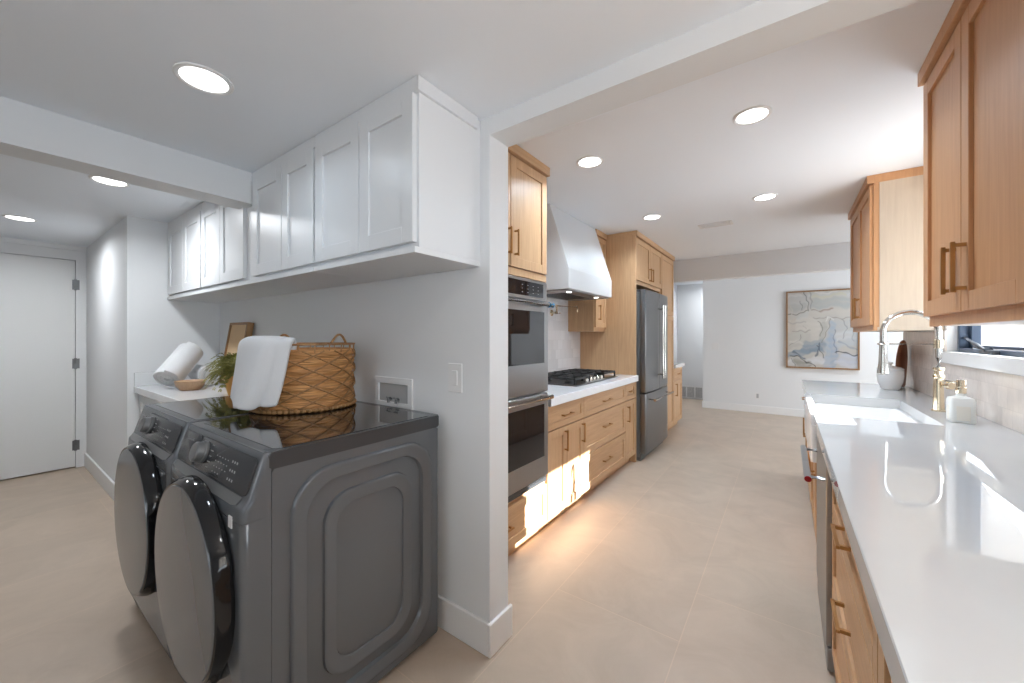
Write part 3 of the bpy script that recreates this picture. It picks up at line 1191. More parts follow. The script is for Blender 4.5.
# wall plates in the laundry
sw = thing('light_switch', 'white rocker light switch plate on the laundry wall', 'light switch', (-1.205, YL0, 1.147))
obj('plate', box(B(), -1.247, -1.163, 1.083, 1.212, 0, .006, MY(YL0, -1), .002), PLASTW, sw)
obj('rocker', box(B(), -1.222, -1.188, 1.114, 1.181, .005, .010, MY(YL0, -1), .002), PLASTW, sw)
ob = thing('washer_outlet_box', 'white recessed washer outlet box in the wall behind the washing machine', 'outlet box', (-1.64, YL0, 1.06))
bm = B()
M = MY(YL0, -1)
a0, a1, b0, b1 = -1.79, -1.492, .965, 1.122
for q in ((a0, a1, b1 - .032, b1), (a0, a1, b0, b0 + .032), (a0, a0 + .032, b0 + .032, b1 - .032), (a1 - .032, a1, b0 + .032, b1 - .032)):
    box(bm, *q, 0, .009, M, .001)
obj('frame', bm, PLASTW, ob)
bm = B()
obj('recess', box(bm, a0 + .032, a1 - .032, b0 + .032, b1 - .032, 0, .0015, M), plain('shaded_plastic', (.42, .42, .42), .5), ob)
for xx in (-1.66, -1.60):
    bm = B()
    tube(bm, [(xx, YL0 - .002, 1.012), (xx, YL0 - .02, 1.012), (xx, YL0 - .02, .995)], .007, 10)
    tube(bm, [(xx - .014, YL0 - .02, 1.021), (xx + .014, YL0 - .02, 1.021)], .004, 8)
    obj('valve', bm, STEEL, ob)

# ================================================================== KITCHEN LEFT RUN
XF = -1.325           # carcass front plane; doors end at -1.305
ML = MX(XF, 1)
XB = XKL + .012
# --- oven tower
ot = thing('oven_tower_cabinet', 'tall honey oak cabinet built around the double wall oven', 'cabinet', (-1.63, 1.81, 0))
bm = B()
Y0, Y1 = 1.392, 2.228
box(bm, XB, XF, Y0, Y0 + .02, .09, 2.42)
box(bm, XB, XF, Y1 - .02, Y1, .09, 2.42)
box(bm, XB, XF, Y0 + .02, Y1 - .02, 1.696, 2.42)
box(bm, XB, XF, Y0 + .02, Y1 - .02, .09, .372)
box(bm, XB, XB + .015, Y0 + .02, Y1 - .02, .372, 1.696)
box(bm, XF - .02, XF + .012, Y0, Y1, 1.695, 1.738, ID, .001)
obj('body', bm, OAK, ot)
obj('toe_kick', box(B(), XB, XF - .05, Y0, Y1, 0, .09), OAKH, ot)
obj('crown_moulding', box(B(), XB, XF + .035, Y0 - .001, Y1 + .012, 2.405, ZK - .001, ID, .002), OAKH, ot)
for a0, a1, ha in ((1.402, 1.808, 1.782), (1.814, 2.222, 1.852)):
    d = obj('door', shaker(ML, a0, a1, 1.745, 2.395), OAK, ot)
    pull(d, ML, ha, 1.885, .155)
d = obj('drawer', shaker(ML, 1.402, 2.222, .105, .348, rail=.05), OAKH, ot)
pull(d, ML, 1.73, .232, .15, False)

# --- double oven
ov = thing('double_oven', 'stainless steel double wall oven with black glass doors', 'oven', (-1.60, 1.81, .38))
OY0, OY1 = 1.422, 2.200
MO = MX(XF, 1)
obj('housing', box(B(), XB + .03, XF - .001, OY0 - .004, OY1 + .004, .378, 1.690), STEELD, ov)
obj('face_frame', box(B(), OY0 - .008, OY1 + .008, .374, 1.692, -.002, .012, MO, .002), STEELL, ov)
cp = obj('control_panel', box(B(), OY0, OY1, 1.560, 1.686, .011, .034, MO, .004), STEELL, ov)
obj('display', box(B(), OY0 + .06, OY1 - .05, 1.582, 1.670, .033, .0365, MO, .001), OVENGLASS, cp)
for k in range(4):
    bm = B()
    for r in range(3):
        box(bm, 1.90 + k * .06, 1.913 + k * .06, 1.600 + r * .022, 1.603 + r * .022, .0362, .0370, MO)
    obj('key_print', bm, MARK, cp)


def oven_door(z0, z1, gz0, gz1, hz):
    d = obj('door', box(B(), OY0, OY1, z0, z1, .011, .044, MO, .004), STEELL, ov)
    obj('door_window', box(B(), OY0 + .055, OY1 - .055, gz0, gz1, .043, .0475, MO, .001), OVENGLASS, d)
    bm = B()
    hx = XF + .092
    tube(bm, [(hx, OY0 + .02, hz), (hx, OY1 - .034, hz)], .016, 16)
    for yy in (OY0 + .06, OY1 - .095):
        tube(bm, [(XF + .04, yy, hz), (hx, yy, hz)], .009, 10)
    h = obj('handle', bm, CHROME, d)
    return d, h


d, h = oven_door(.977, 1.553, 1.163, 1.490, 1.534)
bm = B()
tube(bm, [(XF + .092, OY1 - .075, 1.534), (XF + .092, OY1 - .030, 1.534)], .0172, 16)
obj('tape', bm, TAPE, d, 'blue tape wrapped on the handle end')
oven_door(.425, .966, .560, .897, .946)
bm = B()
box(bm, OY0, OY1, .380, .416, .011, .030, MO, .002)
for k in range(2):
    box(bm, OY0 + .02, OY1 - .02, .388 + k * .012, .392 + k * .012, .029, .033, MO)
obj('vent_trim', bm, STEELD, ov)

# --- base cabinets
gb = 'honey oak base cabinets under the cooktop counter'


def base_cab(y0, y1, label, M=ML, xf=XF, xb=XB, m=OAK, group=gb, kick=.05, top=.862, s=1):
    t = thing('base_cabinet', label, 'cabinet', ((xf + xb) / 2, (y0 + y1) / 2, 0), group)
    lo, hi = min(xb, xf), max(xb, xf)
    obj('body', box(B(), lo, hi, y0, y1, .085, top), m, t)
    lo, hi = (xb, xf - kick) if s > 0 else (xf + kick, xb)
    obj('toe_kick', box(B(), lo, hi, y0, y1, 0, .085), m, t)
    return t


g = .003
t = base_cab(2.232, 2.800, 'oak base cabinet beside the double oven, one drawer above two doors')
d = obj('drawer', shaker(ML, 2.232 + g, 2.800 - g, .692, .858, rail=.045), OAKH, t)
pull(d, ML, 2.50, .772, .15, False)
for a0, a1, ha in ((2.232 + g, 2.513, 2.478), (2.518, 2.800 - g, 2.762)):
    d = obj('door', shaker(ML, a0, a1, .095, .684), OAK, t)
    pull(d, ML, ha, .585, .15)
t = base_cab(2.800, 3.765, 'oak base cabinet with three wide drawers below the cooktop')
for z0, z1, hz in ((.692, .858, .772), (.388, .684, .548), (.095, .380, .25)):
    d = obj('drawer', shaker(ML, 2.800 + g, 3.765 - g, z0, z1, rail=.045 if z0 > .6 else .055), OAKH, t)
    pull(d, ML, 3.26, hz, .17, False)
t = base_cab(3.765, 4.072, 'narrow oak base cabinet next to the fridge, small drawer above one door')
d = obj('drawer', shaker(ML, 3.765 + g, 4.072 - g, .692, .858, rail=.045), OAKH, t)
pull(d, ML, 3.90, .775, .09, False)
d = obj('door', shaker(ML, 3.765 + g, 4.072 - g, .095, .684, rail=.05), OAK, t)
pull(d, ML, 3.815, .555, .16)
single('countertop', box(B(), XB, -1.275, 2.231, 4.076, .864, .925, ID, .003), QUARTZL, 'thick white quartz countertop under the gas cooktop', 'countertop', (-1.62, 3.15, .864))

# --- cooktop
ck = thing('gas_cooktop', 'stainless gas cooktop with black cast iron grates', 'cooktop', (-1.64, 3.28, .925))
CY0, CY1, CX0, CX1 = 2.84, 3.80, -1.895, -1.385
bm = B()
prism(bm, rrect(CX0, CX1, CY0, CY1, .02, 4), .9252, .936, ID, .002, 2)
obj('tray', bm, STEEL, ck)
sec = (CY1 - CY0 - .04) / 3
for k in range(3):
    y0 = CY0 + .02 + k * sec + .004
    y1 = y0 + sec - .008
    bm = B()
    x0, x1 = CX0 + .025, CX1 - (.105 if k == 1 else .03)
    zt0, zt1 = .972, .990
    for q in ((x0, x1, y0, y0 + .014), (x0, x1, y1 - .014, y1), (x0, x0 + .014, y0, y1), (x1 - .014, x1, y0, y1)):
        box(bm, q[0], q[1], q[2], q[3], zt0, zt1, ID, .002)
    ym = (y0 + y1) / 2
    box(bm, x0, x1, ym - .006, ym + .006, zt0 + .001, zt1 + .003, ID, .002)
    for f in (.2, .35, .65, .8) if k != 1 else (.25, .5, .75):
        xx = x0 + (x1 - x0) * f
        box(bm, xx - .006, xx + .006, y0, y1, zt0 + .001, zt1 + .003, ID, .002)
    for xx in (x0 + .007, x1 - .007):
        for yy in (y0 + .007, y1 - .007):
            box(bm, xx - .007, xx + .007, yy - .007, yy + .007, .9355, zt0 + .002)
    obj('grate', bm, IRON, ck)
for (xx, yy, r) in ((-1.76, 2.98, .042), (-1.52, 2.98, .036), (-1.70, 3.285, .055), (-1.76, 3.59, .036), (-1.52, 3.59, .042)):
    bm = B()
    lathe(bm, [(r + .012, .936), (r + .012, .944), (r, .946), (r, .956), (r - .006, .960), (0, .960)], (xx, yy, 0), 28)
    obj('burner', bm, IRON, ck)
for k in range(5):
    bm = B()
    lathe(bm, [(.021, 0), (.021, .006), (.018, .008), (.0165, .030), (.013, .033), (0, .033)], (-1.432, 3.125 + k * .08, .936), 24)
    obj('knob', bm, CHROME, ck)

# --- range hood
hd = thing('range_hood', 'white tapered range hood above the gas cooktop', 'range hood', (-1.70, 3.28, 1.70))
bm = B()
prism(bm, [(XB, 1.730), (-1.452, 1.730), (-1.452, 1.898), (-1.632, ZK - .002), (XB, ZK - .002)], 2.825, 3.772, lambda a, b, c: (a, c, b), .004, 2)
obj('body', bm, HOODM, hd)
ins = obj('filter_insert', box(B(), XB + .04, -1.475, 2.85, 3.745, 1.718, 1.731, ID, .002), STEELL, hd)
bm = B()
for k in range(24):
    y = 3.02 + k * .023
    box(bm, XB + .09, -1.60, y, y + .012, 1.714, 1.719)
obj('baffle_filter', bm, STEELD, ins)
for yy in (2.98, 3.56):
    bm = B()
    lathe(bm, [(0, 1.715), (.022, 1.715), (.022, 1.719)], (-1.53, yy, 0), 24)
    obj('hood_lamp', bm, LED, ins)

# --- pot filler
pfl = thing('pot_filler', 'brass folding pot filler tap above the cooktop', 'tap', (XB, 3.42, 1.63))
bm = B()
px, py = XB + .06, 3.41
ex, ey = -1.80, 3.70
lathe(bm, [(.0, 0), (.032, 0), (.032, .006), (.012, .010), (.012, .05)], (XB - .002, py, 1.575), 20, (1, 0, 0))
tube(bm, [(px, py, 1.562), (px, py, 1.655)], .012, 12)
tube(bm, [(px, py, 1.645), (ex, ey, 1.645)], .0075, 12)
tube(bm, [(ex, ey, 1.662), (ex, ey, 1.60)], .011, 12)
obj('arm', bm, GOLD, pfl)
bm = B()
tube(bm, [(ex, ey, 1.63), (ex + .03, ey - .06, 1.63), (ex + .035, ey - .07, 1.622), (ex + .036, ey - .072, 1.585)], .0075, 12)
obj('spout', bm, GOLD, pfl)
bm = B()
tube(bm, [(px, py, 1.568), (px + .05, py - .02, 1.568)], .0055, 8)
obj('lever', bm, GOLD, pfl)

# --- small wall cabinet beside the hood
uc = thing('upper_cabinet', 'small oak wall cabinet between the hood and the fridge cabinet', 'cabinet', (-1.79, 3.91, 1.40))
obj('body', box(B(), XB, -1.650, 3.7755, 4.074, 1.39, 2.42), OAK, uc)
d = obj('door', shaker(MX(-1.650, 1), 3.79, 4.07, 1.432, 2.395, rail=.05), OAK, uc)
pull(d, MX(-1.650, 1), 3.86, 1.59, .16)
obj('crown_moulding', box(B(), XB, -1.618, 3.7745, 4.068, 2.405, ZK - .001, ID, .002), OAKH, uc)

# --- fridge cabinet and pantry
fc = thing('fridge_cabinet', 'tall oak surround and cupboard over the fridge', 'cabinet', (-1.64, 4.60, 0))
bm = B()
box(bm, XB, XF + .02, 4.078, 4.100, .0, 2.42, ID, .001)
box(bm, XB, XF, 4.100, 5.125, 1.905, 2.42)
box(bm, XB, XF, 5.095, 5.125, .0, 1.905)
obj('body', bm, OAK, fc)
for a0, a1, ha in ((4.106, 4.612, 4.575), (4.618, 5.118, 4.655)):
    d = obj('door', shaker(ML, a0, a1, 1.945, 2.395), OAK, fc)
    pull(d, ML, ha, 2.05, .15)
obj('crown_moulding', box(B(), XB, XF + .035, 4.0785, 5.128, 2.405, ZK - .001, ID, .002), OAKH, fc)
pn = thing('pantry_cabinet', 'tall narrow oak pantry cabinet on the far side of the fridge', 'cabinet', (-1.64, 5.45, 0))
bm = B()
box(bm, XB, XF, 5.130, 5.755, .085, 2.42)
obj('body', bm, OAK, pn)
obj('toe_kick', box(B(), XB, XF - .05, 5.130, 5.755, 0, .085), OAK, pn)
d = obj('door', shaker(ML, 5.136, 5.750, 1.625, 2.395), OAK, pn)
pull(d, ML, 5.19, 1.74, .15)
d = obj('door', shaker(ML, 5.136, 5.750, .095, 1.615), OAK, pn)
pull(d, ML, 5.19, 1.40, .18)
obj('crown_moulding', box(B(), XB, XF + .035, 5.131, 5.765, 2.405, ZK - .001, ID, .002), OAKH, pn)
# low cabinet beyond
lc = base_cab(5.762, 6.30, 'low oak cabinet with white top beyond the pantry', group=None, top=.885)
d = obj('drawer', shaker(ML, 5.77, 6.29, .705, .88, rail=.045), OAKH, lc)
pull(d, ML, 6.05, .79, .14, False)
d = obj('door', shaker(ML, 5.77, 6.29, .095, .697), OAK, lc)
pull(d, ML, 5.86, .57, .18)
single('countertop', box(B(), XB, -1.275, 5.760, 6.32, .887, .935, ID, .003), QUARTZL, 'short white counter on the low cabinet beyond the pantry', 'countertop', (-1.62, 6.03, .887))

# --- fridge
fr = thing('refrigerator', 'stainless french-door refrigerator with bottom freezer drawer', 'refrigerator', (-1.55, 4.60, 0))
FY0, FY1 = 4.135, 5.062
obj('body', box(B(), XB + .02, -1.280, FY0 + .005, FY1 - .005, .04, 1.815, ID, .004), FRIDGESIDE, fr)
MF = MX(-1.276, 1)


def bowed(y0, y1, z0, z1, bulge0, bulge1, th=.072):
    bm = B()
    n = 12
    pts = [(y0, 0)]
    for i in range(n + 1):
        f = i / n
        y = y0 + (y1 - y0) * f
        gy = (y - FY0) / (FY1 - FY0) * 2 - 1
        pts.append((y, th + .016 * (1 - gy * gy) - .016))
    pts.append((y1, 0))
    prism(bm, pts, z0, z1, lambda a, b, c: (-1.276 + b, a, c), .004, 2)
    return bm


FM = (FY0 + FY1) / 2
for a0, a1, ha in ((FY0, FM - .003, FM - .045), (FM + .003, FY1, FM + .045)):
    d = obj('door', bowed(a0, a1, .735, 1.835, 0, 0), STEEL, fr)
    bm = B()
    hx = -1.276 + .072 + .062
    tube(bm, [(hx, ha, .86), (hx, ha, 1.69)], .0145, 16)
    for zz in (.90, 1.65):
        tube(bm, [(-1.276 + .065, ha, zz), (hx, ha, zz)], .010, 10)
    obj('handle', bm, CHROME, d)
d = obj('freezer_drawer', bowed(FY0, FY1, .085, .722, 0, 0), STEEL, fr)
bm = B()
hx = -1.276 + .072 + .062
tube(bm, [(hx, FY0 + .07, .655), (hx, FY1 - .07, .655)], .0145, 16)
for yy in (FY0 + .12, FY1 - .12):
    tube(bm, [(-1.276 + .065, yy, .655), (hx, yy, .655)], .010, 10)
obj('handle', bm, CHROME, d)
bm = B()
lathe(bm, [(0, .001), (.014, .001), (.014, 0)], (-1.276 + .0735, FM + .22, .20), 20, (1, 0, 0))
obj('badge', bm, CHROME, d)
obj('base_grille', box(B(), XB + .05, -1.275, FY0 + .01, FY1 - .01, .0, .07, ID, .003), STEELD, fr)
for yy in (FY0 + .03, FY1 - .08):
    obj('hinge_cover', box(B(), -1.36, -1.245, yy, yy + .05, 1.815, 1.845, ID, .004), STEELD, fr)

# ================================================================== KITCHEN RIGHT RUN
XG = 0.163                     # carcass front; door faces at 0.130
MR = MX(XG, -1)
XRB = XR - .012
gr = 'oak base cabinets under the sink counter'


def rbase(y0, y1, label):
    return base_cab(y0, y1, label, MR, XG, XRB, OAK, gr, .05, .852, -1)


t = rbase(0.02, 1.02, 'oak base cabinet at the near end of the sink counter')
for a0, a1, ha in ((.024, .517, .48), (.523, 1.016, .56)):
    d = obj('door', shaker(MR, a0, a1, .095, .848), OAK, t)
    pull(d, MR, ha, .72, .15)
t = rbase(1.02, 1.955, 'oak three-drawer base cabinet beside the dishwasher')
for z0, z1, hz in ((.645, .848, .738), (.370, .637, .502), (.095, .362, .23)):
    d = obj('drawer', shaker(MR, 1.024, 1.951, z0, z1, rail=.05), OAKH, t)
    pull(d, MR, 1.49, hz, .16, False)
t = thing('base_cabinet', 'oak sink cabinet with two doors under the white apron sink', 'cabinet', (.48, 3.07, 0), gr)
bm = B()
box(bm, XG, XRB, 2.575, 2.600, .085, .852)
box(bm, XG, XRB, 3.565, 3.590, .085, .852)
box(bm, XG, XRB, 2.600, 3.565, .085, .640)
obj('body', bm, OAK, t)
obj('toe_kick', box(B(), XG + .05, XRB, 2.575, 3.59, 0, .085), OAK, t)
for a0, a1, ha in ((2.579, 3.08, 3.04), (3.085, 3.586, 3.125)):
    d = obj('door', shaker(MR, a0, a1, .095, .635), OAK, t)
    pull(d, MR, ha, .53, .14)
t = rbase(3.59, 4.64, 'oak base cabinet at the far end of the sink counter')
for a0, a1, ha in ((3.594, 4.112, 4.07), (4.118, 4.636, 4.16)):
    d = obj('drawer', shaker(MR, a0, a1, .692, .848, rail=.045), OAKH, t)
    pull(d, MR, (a0 + a1) / 2, .772, .15, False)
    d = obj('door', shaker(MR, a0, a1, .095, .684), OAK, t)
    pull(d, MR, ha, .56, .15)

# countertop with sink cut-out: U shaped outline
SY0, SY1, SXB = 2.635, 3.545, .605
bm = B()
out = [(.117, .0), (XR - .001, .0), (XR - .001, 4.66), (.117, 4.66), (.117, SY1), (SXB, SY1), (SXB, SY0), (.117, SY0)]
prism(bm, out, .856, .915, ID, .002, 1)
single('countertop', bm, QUARTZ, 'long glossy white quartz counter around the apron sink', 'countertop', (.47, 2.3, .856))
# sink
sk = thing('farmhouse_sink', 'white apron-front farmhouse sink set into the counter', 'sink', (.36, 3.09, .64))
bm = B()
a0, a1, b0, b1 = .104, SXB + .012, SY0 - .01, SY1 + .01
so = rrect(a0, a1, b0, b1, .015, 5)
si = rrect(a0 + .028, a1 - .030, b0 + .030, b1 - .030, .03, 5)
sb = rrect(a0 + .05, a1 - .05, b0 + .05, b1 - .05, .05, 5)
zt = .9145
# outer wall, rim, inner wall, basin
zr = {}


def ring(pts, z):
    return [bm.verts.new((x, y, z)) for x, y in pts]


def clipz(pts, z):      # the rim dips under the countertop at the two ends and the back
    r = []
    for x, y in pts:
        r.append(bm.verts.new((x, y, z)))
    return r


r1 = ring(so, .655); r2 = ring(so, .8545); r3 = ring(si, .8545); r4 = ring(sb, .690)
for A_, B_ in ((r1, r2), (r2, r3), (r3, r4)):
    n = len(A_)
    for i in range(n):
        bm.faces.new((A_[i], A_[(i + 1) % n], B_[(i + 1) % n], B_[i]))
bm.faces.new(r4); bm.faces.new(r1)
# front rim and inner lips up to the counter level
box(bm, .104, .140, SY0 + .002, SY1 - .002, .852, .9135, ID, .004, 2)
obj('basin', bm, CERAMIC, sk)
bm = B()
lathe(bm, [(0, .002), (.03, .002), (.043, .004), (.045, 0)], (.36, 3.09, .690), 28)
obj('drain', bm, STEEL, sk)

# dishwasher
dw = thing('dishwasher', 'stainless dishwasher with bar handle next to the sink', 'dishwasher', (.45, 2.265, 0))
DY0, DY1 = 1.965, 2.568
obj('body', box(B(), .165, XRB, DY0 + .004, DY1 - .004, .09, .850), STEELD, dw)
d = obj('door', box(B(), .126, .165, DY0, DY1, .105, .848, ID, .003), STEELL, dw)
bm = B()
hx, hz = .070, .748
tube(bm, [(hx, DY0 + .02, hz), (hx, DY1 - .02, hz)], .0125, 16)
for yy in (DY0 + .06, DY1 - .06):
    tube(bm, [(.13, yy, hz), (hx, yy, hz)], .010, 10)
h = obj('handle', bm, STEELL, d)
bm = B()
lathe(bm, [(0, .002), (.010, .002), (.0122, 0)], (hx, DY0 + .0195, hz), 20, (0, -1, 0))
obj('medallion', bm, RED, d, 'round red medallion on the handle end')
obj('kick_panel', box(B(), .130, .165, DY0, DY1, .008, .098, ID, .002), STEELL, dw)

# faucet
fz = .915
fa = thing('kitchen_faucet', 'tall gold and nickel spring-neck faucet behind the sink', 'faucet', (.69, 3.14, fz))
bm = B()
lathe(bm, [(0, 0), (.030, 0), (.030, .006), (.024, .010), (.0225, .055), (.0205, .165), (.0195, .185), (0, .186)], (.69, 3.14, fz), 28)
obj('base', bm, GOLD, fa)
bm = B()
lathe(bm, [(.022, .183), (.0235, .188), (.0235, .200), (.018, .206), (.018, .225), (.0235, .232), (.0235, .244), (.0, .246)], (.69, 3.14, fz), 28)
obj('collar', bm, GOLD, fa)
bm = B()
lathe(bm, [(.014, .35), (.021, .353), (.021, .398), (.014, .402)], (.69, 3.14, fz), 24)
obj('dock_collar', bm, GOLD, fa)
bm = B()
pts = [(.69, 3.14, fz + .24), (.69, 3.14, fz + .30), (.69, 3.14, fz + .40)]
R_ = .113
for i in range(21):
    a = PI * i / 20
    pts.append((.69 - R_ + R_ * math.cos(a), 3.14, fz + .445 + R_ * math.sin(a)))
pts.append((.464, 3.14, fz + .385))
tube(bm, pts, .0145, 16)
obj('neck', bm, CHROME, fa)
bm = B()
lathe(bm, [(0, .19), (.020, .192), (.027, .200), (.0265, .215), (.021, .260), (.0165, .380), (.0175, .388), (0, .388)], (.464, 3.14, fz), 28)
obj('spray_head', bm, CHROME, fa)
bm = B()
tube(bm, [(.69, 3.14, fz + .374), (.464, 3.14, fz + .374)], .0062, 12)
tube(bm, [(.464 + .021 * math.cos(2 * PI * i / 24), 3.14 + .021 * math.sin(2 * PI * i / 24), fz + .374) for i in range(24)], .006, 8, closed=True)
obj('docking_arm', bm, CHROME, fa)
bm = B()
tube(bm, [(.69, 3.14, fz + .150), (.715, 3.095, fz + .150)], .010, 12)
lathe(bm, [(0, 0), (.013, 0), (.020, .004), (.020, .024), (.017, .028), (0, .028)], (.715, 3.095, fz + .150), 20, (.4, -.9, 0))
obj('lever_handle', bm, GOLD, fa)

# soap bottle
sp = thing('soap_dispenser', 'frosted square glass soap bottle with gold top beside the faucet', 'soap dispenser', (.69, 2.80, fz))
bm = B()


def sq_loft(bm, secs):
    prev = None
    for (w, d_, r, z) in secs:
        ringv = [bm.verts.new((.69 + x, 2.80 + y, fz + z)) for x, y in rrect(-w, w, -d_, d_, r, 5)]
        if prev:
            n = len(ringv)
            for i in range(n):
                bm.faces.new((prev[i], prev[(i + 1) % n], ringv[(i + 1) % n], ringv[i]))
        else:
            bm.faces.new(ringv)
        prev = ringv
    bm.faces.new(prev)


sq_loft(bm, [(.040, .034, .010, .0005), (.043, .037, .012, .006), (.043, .037, .012, .105), (.040, .034, .014, .118), (.022, .022, .018, .126), (.017, .017, .0165, .129), (.017, .017, .0165, .142)])
obj('bottle', bm, FROST, sp)
bm = B()
sq_loft(bm, [(.0435, .028, .010, .012), (.0438, .028, .010, .080)])
sq_loft(bm, [(.030, .0374, .010, .012), (.030, .0376, .010, .080)])
obj('soap_level', bm, SOAP, sp, 'cream liquid soap seen through the glass')
bm = B()
lathe(bm, [(.018, .140), (.019, .143), (.019, .168), (.016, .172), (.016, .205), (.0, .207)], (.69, 2.80, fz), 24)
tube(bm, [(.69, 2.80, fz + .196), (.640, 2.815, fz + .196), (.632, 2.817, fz + .188)], .006, 10)
obj('pump', bm, GOLD, sp)

# canister
cn = thing('canister', 'round white ceramic canister with knob lid near the far end of the counter', 'canister', (.665, 4.22, fz))
bm = B()
lathe(bm, [(0, 0), (.050, 0), (.056, .004), (.060, .020), (.074, .060), (.079, .100), (.079, .150), (.075, .152), (0, .150)], (.665, 4.22, fz), 40)
obj('jar', bm, CERAMIC, cn)
bm = B()
lathe(bm, [(.076, .152), (.080, .156), (.079, .166), (.060, .178), (.020, .186), (.010, .190), (.010, .198), (.017, .206), (.014, .216), (0, .219)], (.665, 4.22, fz), 40)
obj('lid', bm, CERAMIC, cn)

# cutting board leaning on the backsplash
cb = bm = B()
TB = math.radians(8)


def CBM(a, b, c):   # a along the board width (Y/X mix), b up, c outwards
    ang = math.radians(38)
    dx, dy = math.cos(ang), math.sin(ang)     # width direction
    nx, ny = -math.sin(ang), math.cos(ang)
    lean = b * math.tan(TB)
    x = .765 + a * dx * .55
    y = 4.43 + a * dy * 1.0 + 0
    return (min(x - c * .9 + lean * .35, XR - .013), y - c * .35, fz + .002 + b)


outl = []
for k in range(33):
    a = 2 * PI * k / 32
for (a, b) in ((-.060, .0), (.060, .0), (.078, .02), (.080, .20), (.074, .27), (.058, .33), (.034, .372), (.0, .388), (-.034, .372), (-.058, .33), (-.074, .27), (-.080, .20), (-.078, .02)):
    outl.append((a, b))
prism(bm, outl, 0.0, .022, CBM, .004, 2)
single('cutting_board', bm, BOARD, 'dark wooden round-topped cutting board leaning on the tiles behind the canister', 'cutting board', (.78, 4.43, fz))

# --- upper cabinets right
XU = .492                      # carcass front; doors reach 0.472
MU = MX(XU, -1)


def upper(y0, y1, doors, handles, label, side_far=False):
    t = thing('upper_cabinet', label, 'cabinet', ((XU + XR) / 2, (y0 + y1) / 2, 1.378), 'oak wall cabinets either side of the sink window')
    bm = B()
    box(bm, XU, XR - .001, y0, y1, 1.400, 2.42)
    box(bm, XU - .001, XU + .02, y0, y1, 1.374, 1.405, ID, .001)
    obj('body', bm, OAKR, t)
    obj('side_panel', box(B(), XU + .03, XR - .001, y0 - .004, y0 + .001, 1.374, 2.42), OAKS, t, 'oak side panel paled by painted light')
    obj('bottom_panel', box(B(), XU + .02, XR - .001, y0, y1, 1.376, 1.399), OAKS, t, 'pale oak underside')
    obj('crown_moulding', box(B(), XU - .035, XR - .001, y0 - .006, y1 + .006, 2.405, ZK - .001, ID, .002), OAKR, t)
    for (a0, a1), ha in zip(doors, handles):
        d = obj('door', shaker(MU, a0, a1, 1.416, 2.395, rail=.062, rec=.011), OAKR, t)
        pull(d, MU, ha, 1.560, .165, off=.036, t=.012)
    return t


upper(1.47, 2.356, [(1.476, 1.912), (1.918, 2.350)], [1.870, 1.965], 'large oak wall cabinet beside the sink window, over the near counter')
upper(3.655, 4.675, [(3.661, 4.162), (4.168, 4.669)], [4.12, 4.21], 'oak wall cabinet beyond the sink window, above the canister')

# ================================================================== FAR WALL
ar = thing('painting', 'large abstract painting in beige, grey and blue with a thin wooden frame', 'painting', (.45, 8.0, .815))
AX0, AX1, AZ0, AZ1 = -.012, .915, .815, 2.092
MA = MY(8.0, -1)
bm = B()
w = .022
for q in ((AX0, AX0 + w, AZ0, AZ1), (AX1 - w, AX1, AZ0, AZ1), (AX0 + w, AX1 - w, AZ0, AZ0 + w), (AX0 + w, AX1 - w, AZ1 - w, AZ1)):
    box(bm, *q, .002, .05, MA, .001)
obj('frame', bm, FRAMEW, ar)
# canvas with brush-work colours per vertex
NX_, NY_ = 110, 150
canvas = bmesh.new()
vv = []
for j in range(NY_ + 1):
    vv.append([canvas.verts.new(MA(AX0 + w * .8 + (AX1 - AX0 - 1.6 * w) * i / NX_, AZ0 + w * .8 + (AZ1 - AZ0 - 1.6 * w) * j / NY_, .036)) for i in range(NX_ + 1)])
for j in range(NY_):
    for i in range(NX_):
        canvas.faces.new((vv[j][i], vv[j][i + 1], vv[j + 1][i + 1], vv[j + 1][i]))
# solid back of the stretched canvas
box(canvas, AX0 + w * .8, AX1 - w * .8, AZ0 + w * .8, AZ1 - w * .8, .004, .034, MA)
co = [(v.co.x, v.co.z) for v in canvas.verts]
cv = obj('canvas', canvas, None or plain('painted_canvas', (.6, .58, .54), .7), ar, 'abstract brushstrokes', smooth=0)


def srgb(c):
    g_ = sum(c) / 3
    c = [(g_ + (x - g_) * .62) * .90 for x in c]
    return tuple(((x / 255) / 12.92 if x / 255 <= .04045 else ((x / 255 + .055) / 1.055) ** 2.4) for x in c)


def seg_d(px, py, pts):
    best = 9
    for (x0, y0), (x1, y1) in zip(pts, pts[1:]):
        dx, dy = x1 - x0, y1 - y0
        tt = max(0, min(1, ((px - x0) * dx + (py - y0) * dy) / (dx * dx + dy * dy + 1e-9)))
        best = min(best, math.hypot(px - x0 - tt * dx, py - y0 - tt * dy))
    return best


